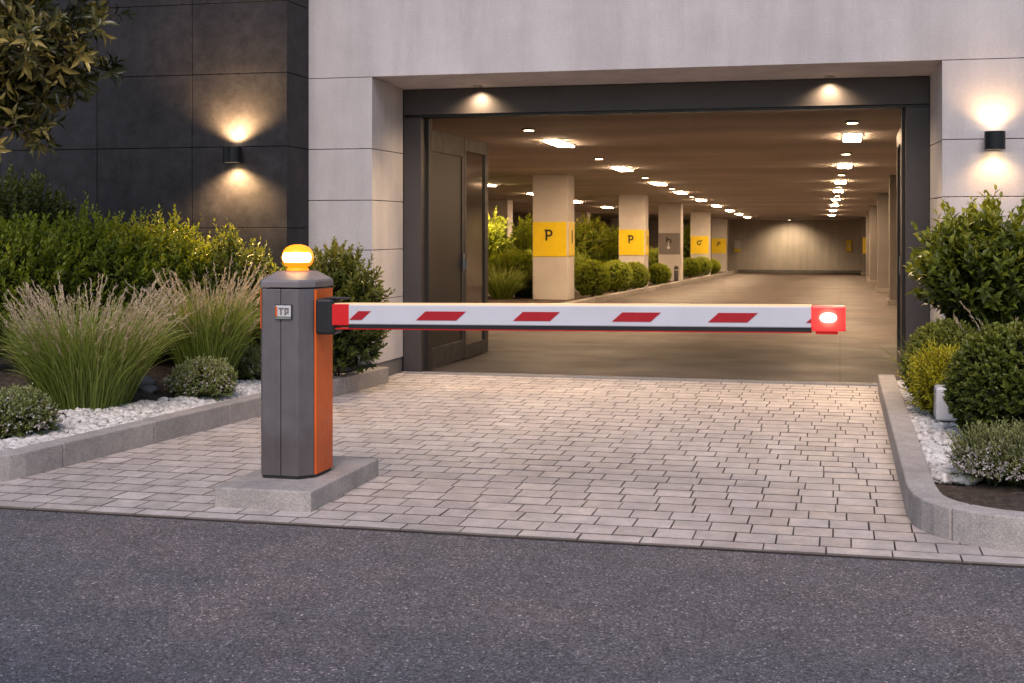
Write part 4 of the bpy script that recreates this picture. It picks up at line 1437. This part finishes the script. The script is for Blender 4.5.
XA, XE = -2.76, -0.142
arm = armbox(MB(), XA, XE, AY0, AY1, -0.045, 0.064).build('arm', M['white'], bar, bo, bevel=0.006)
armbox(MB(), XA + 0.01, XE, AY0 + 0.008, AY1 - 0.008, 0.0645, 0.072).build('top_light_strip', M['topstrip'], arm, bo)
armbox(MB(), XA + 0.1, XE, AY0 + 0.006, AY1 - 0.006, -0.066, -0.0455).build('rubber_edge', M['black'], arm, bo)
armbox(MB(), XA + 0.02, XE, AY0 + 0.010, AY1 - 0.010, -0.073, -0.0665).build('bottom_light_strip', M['redstrip'], arm, bo)
# red sleeve by the hinge
armbox(MB(), XA + 0.004, XA + 0.105, AY0 - 0.003, AY1 + 0.003, -0.050, 0.068).build('sleeve', M['sleeve'], arm, bo, bevel=0.004)


def stripe(x0, x1, slant=0.055, xmax=None):
    z0, z1 = -0.019, 0.030
    y0, y1 = AY0 - 0.0028, AY0 - 0.0002
    P = [(x0, z0), (x1 - slant, z0), (x1, z1), (x0 + slant, z1)]
    if xmax is not None:
        P = [(x0, z0), (xmax, z0), (xmax, z1 - 0.006), (x0 + slant * 0.85, z1 - 0.006)] if xmax > x0 + slant * 0.85 else [(x0, z0), (xmax, z0), (xmax, z0 + (xmax - x0) / slant * (z1 - z0))]
    n = len(P)
    v = [(x, y0, armz(x) + z) for x, z in P] + [(x, y1, armz(x) + z) for x, z in P]
    f = [tuple(range(n)), tuple(range(2 * n - 1, n - 1, -1))] + [(i, n + i, n + (i + 1) % n, (i + 1) % n) for i in range(n)]
    MB().add(v, f).build('stripe', M['red'], arm, bo)


stripe(XA + 0.107, wx(371, AY0))
for a, b_ in ((416, 466), (513, 560), (612, 661), (708, 758)):
    stripe(wx(a, AY0), wx(b_, AY0))
stripe(wx(806, AY0), 0, xmax=XE - 0.001)
ec = armbox(MB(), XE + 0.001, 0.028, AY0 - 0.006, AY1 + 0.006, -0.062, 0.066).build('end_cap', M['endcap'], arm, bo, bevel=0.008)
armbox(MB(), XE + 0.02, -0.01, AY0 + 0.01, AY1 - 0.01, -0.078, -0.063).build('end_reflector', M['redstrip'], arm, bo)
ld = MB()
cx_, cz_ = -0.058, armz(-0.058) + 0.008
n = 24
rg = []
for s_, yy in ((1.0, AY0 - 0.0065), (0.95, AY0 - 0.012), (0.6, AY0 - 0.016)):
    rg.append([(cx_ + 0.042 * s_ * math.copysign(abs(math.cos(2 * math.pi * i / n)) ** 0.8, math.cos(2 * math.pi * i / n)), yy, cz_ + 0.025 * s_ * math.sin(2 * math.pi * i / n)) for i in range(n)])
ld.loft(rg).build('end_light', M['redhot'], arm, bo, smooth=True)

# ------------------------------------------------------------------ daylight: overcast dusk
w = bpy.data.worlds.new('World')
scene.world = w
w.use_nodes = True
nt = w.node_tree
sky = nt.nodes.new('ShaderNodeTexSky')
sky.sky_type = 'NISHITA'
sky.sun_disc = False
SUN_EL, SUN_AZ = 46.0, 172.0
sky.sun_elevation = R(SUN_EL)
sky.sun_rotation = R(SUN_AZ)
sky.dust_density = 1.0
sky.air_density = 1.3
sky.ozone_density = 3.0
bg = nt.nodes['Background']
bg.inputs['Strength'].default_value = 0.125
nt.links.new(sky.outputs[0], bg.inputs['Color'])
sun = bpy.data.lights.new('sun', 'SUN')
sun.energy = 2.15
sun.angle = R(28)
sun.color = (1.0, 0.83, 0.80)
so = bpy.data.objects.new('sun', sun)
col.objects.link(so)
el, az = R(SUN_EL), R(SUN_AZ)
d = Vector((math.sin(az) * math.cos(el), math.cos(az) * math.cos(el), math.sin(el)))
so.rotation_euler = (-d).to_track_quat('-Z', 'Y').to_euler()

# ------------------------------------------------------------------ render settings
scene.render.engine = 'CYCLES'
scene.view_settings.view_transform = 'Standard'
scene.view_settings.look = 'None'
scene.view_settings.exposure = 0
scene.view_settings.gamma = 1
cy = scene.cycles
cy.use_denoising = True
cy.max_bounces = 8
cy.diffuse_bounces = 4
cy.glossy_bounces = 4
cy.transmission_bounces = 6
cy.sample_clamp_indirect = 4.0
cy.caustics_reflective = False
cy.caustics_refractive = False
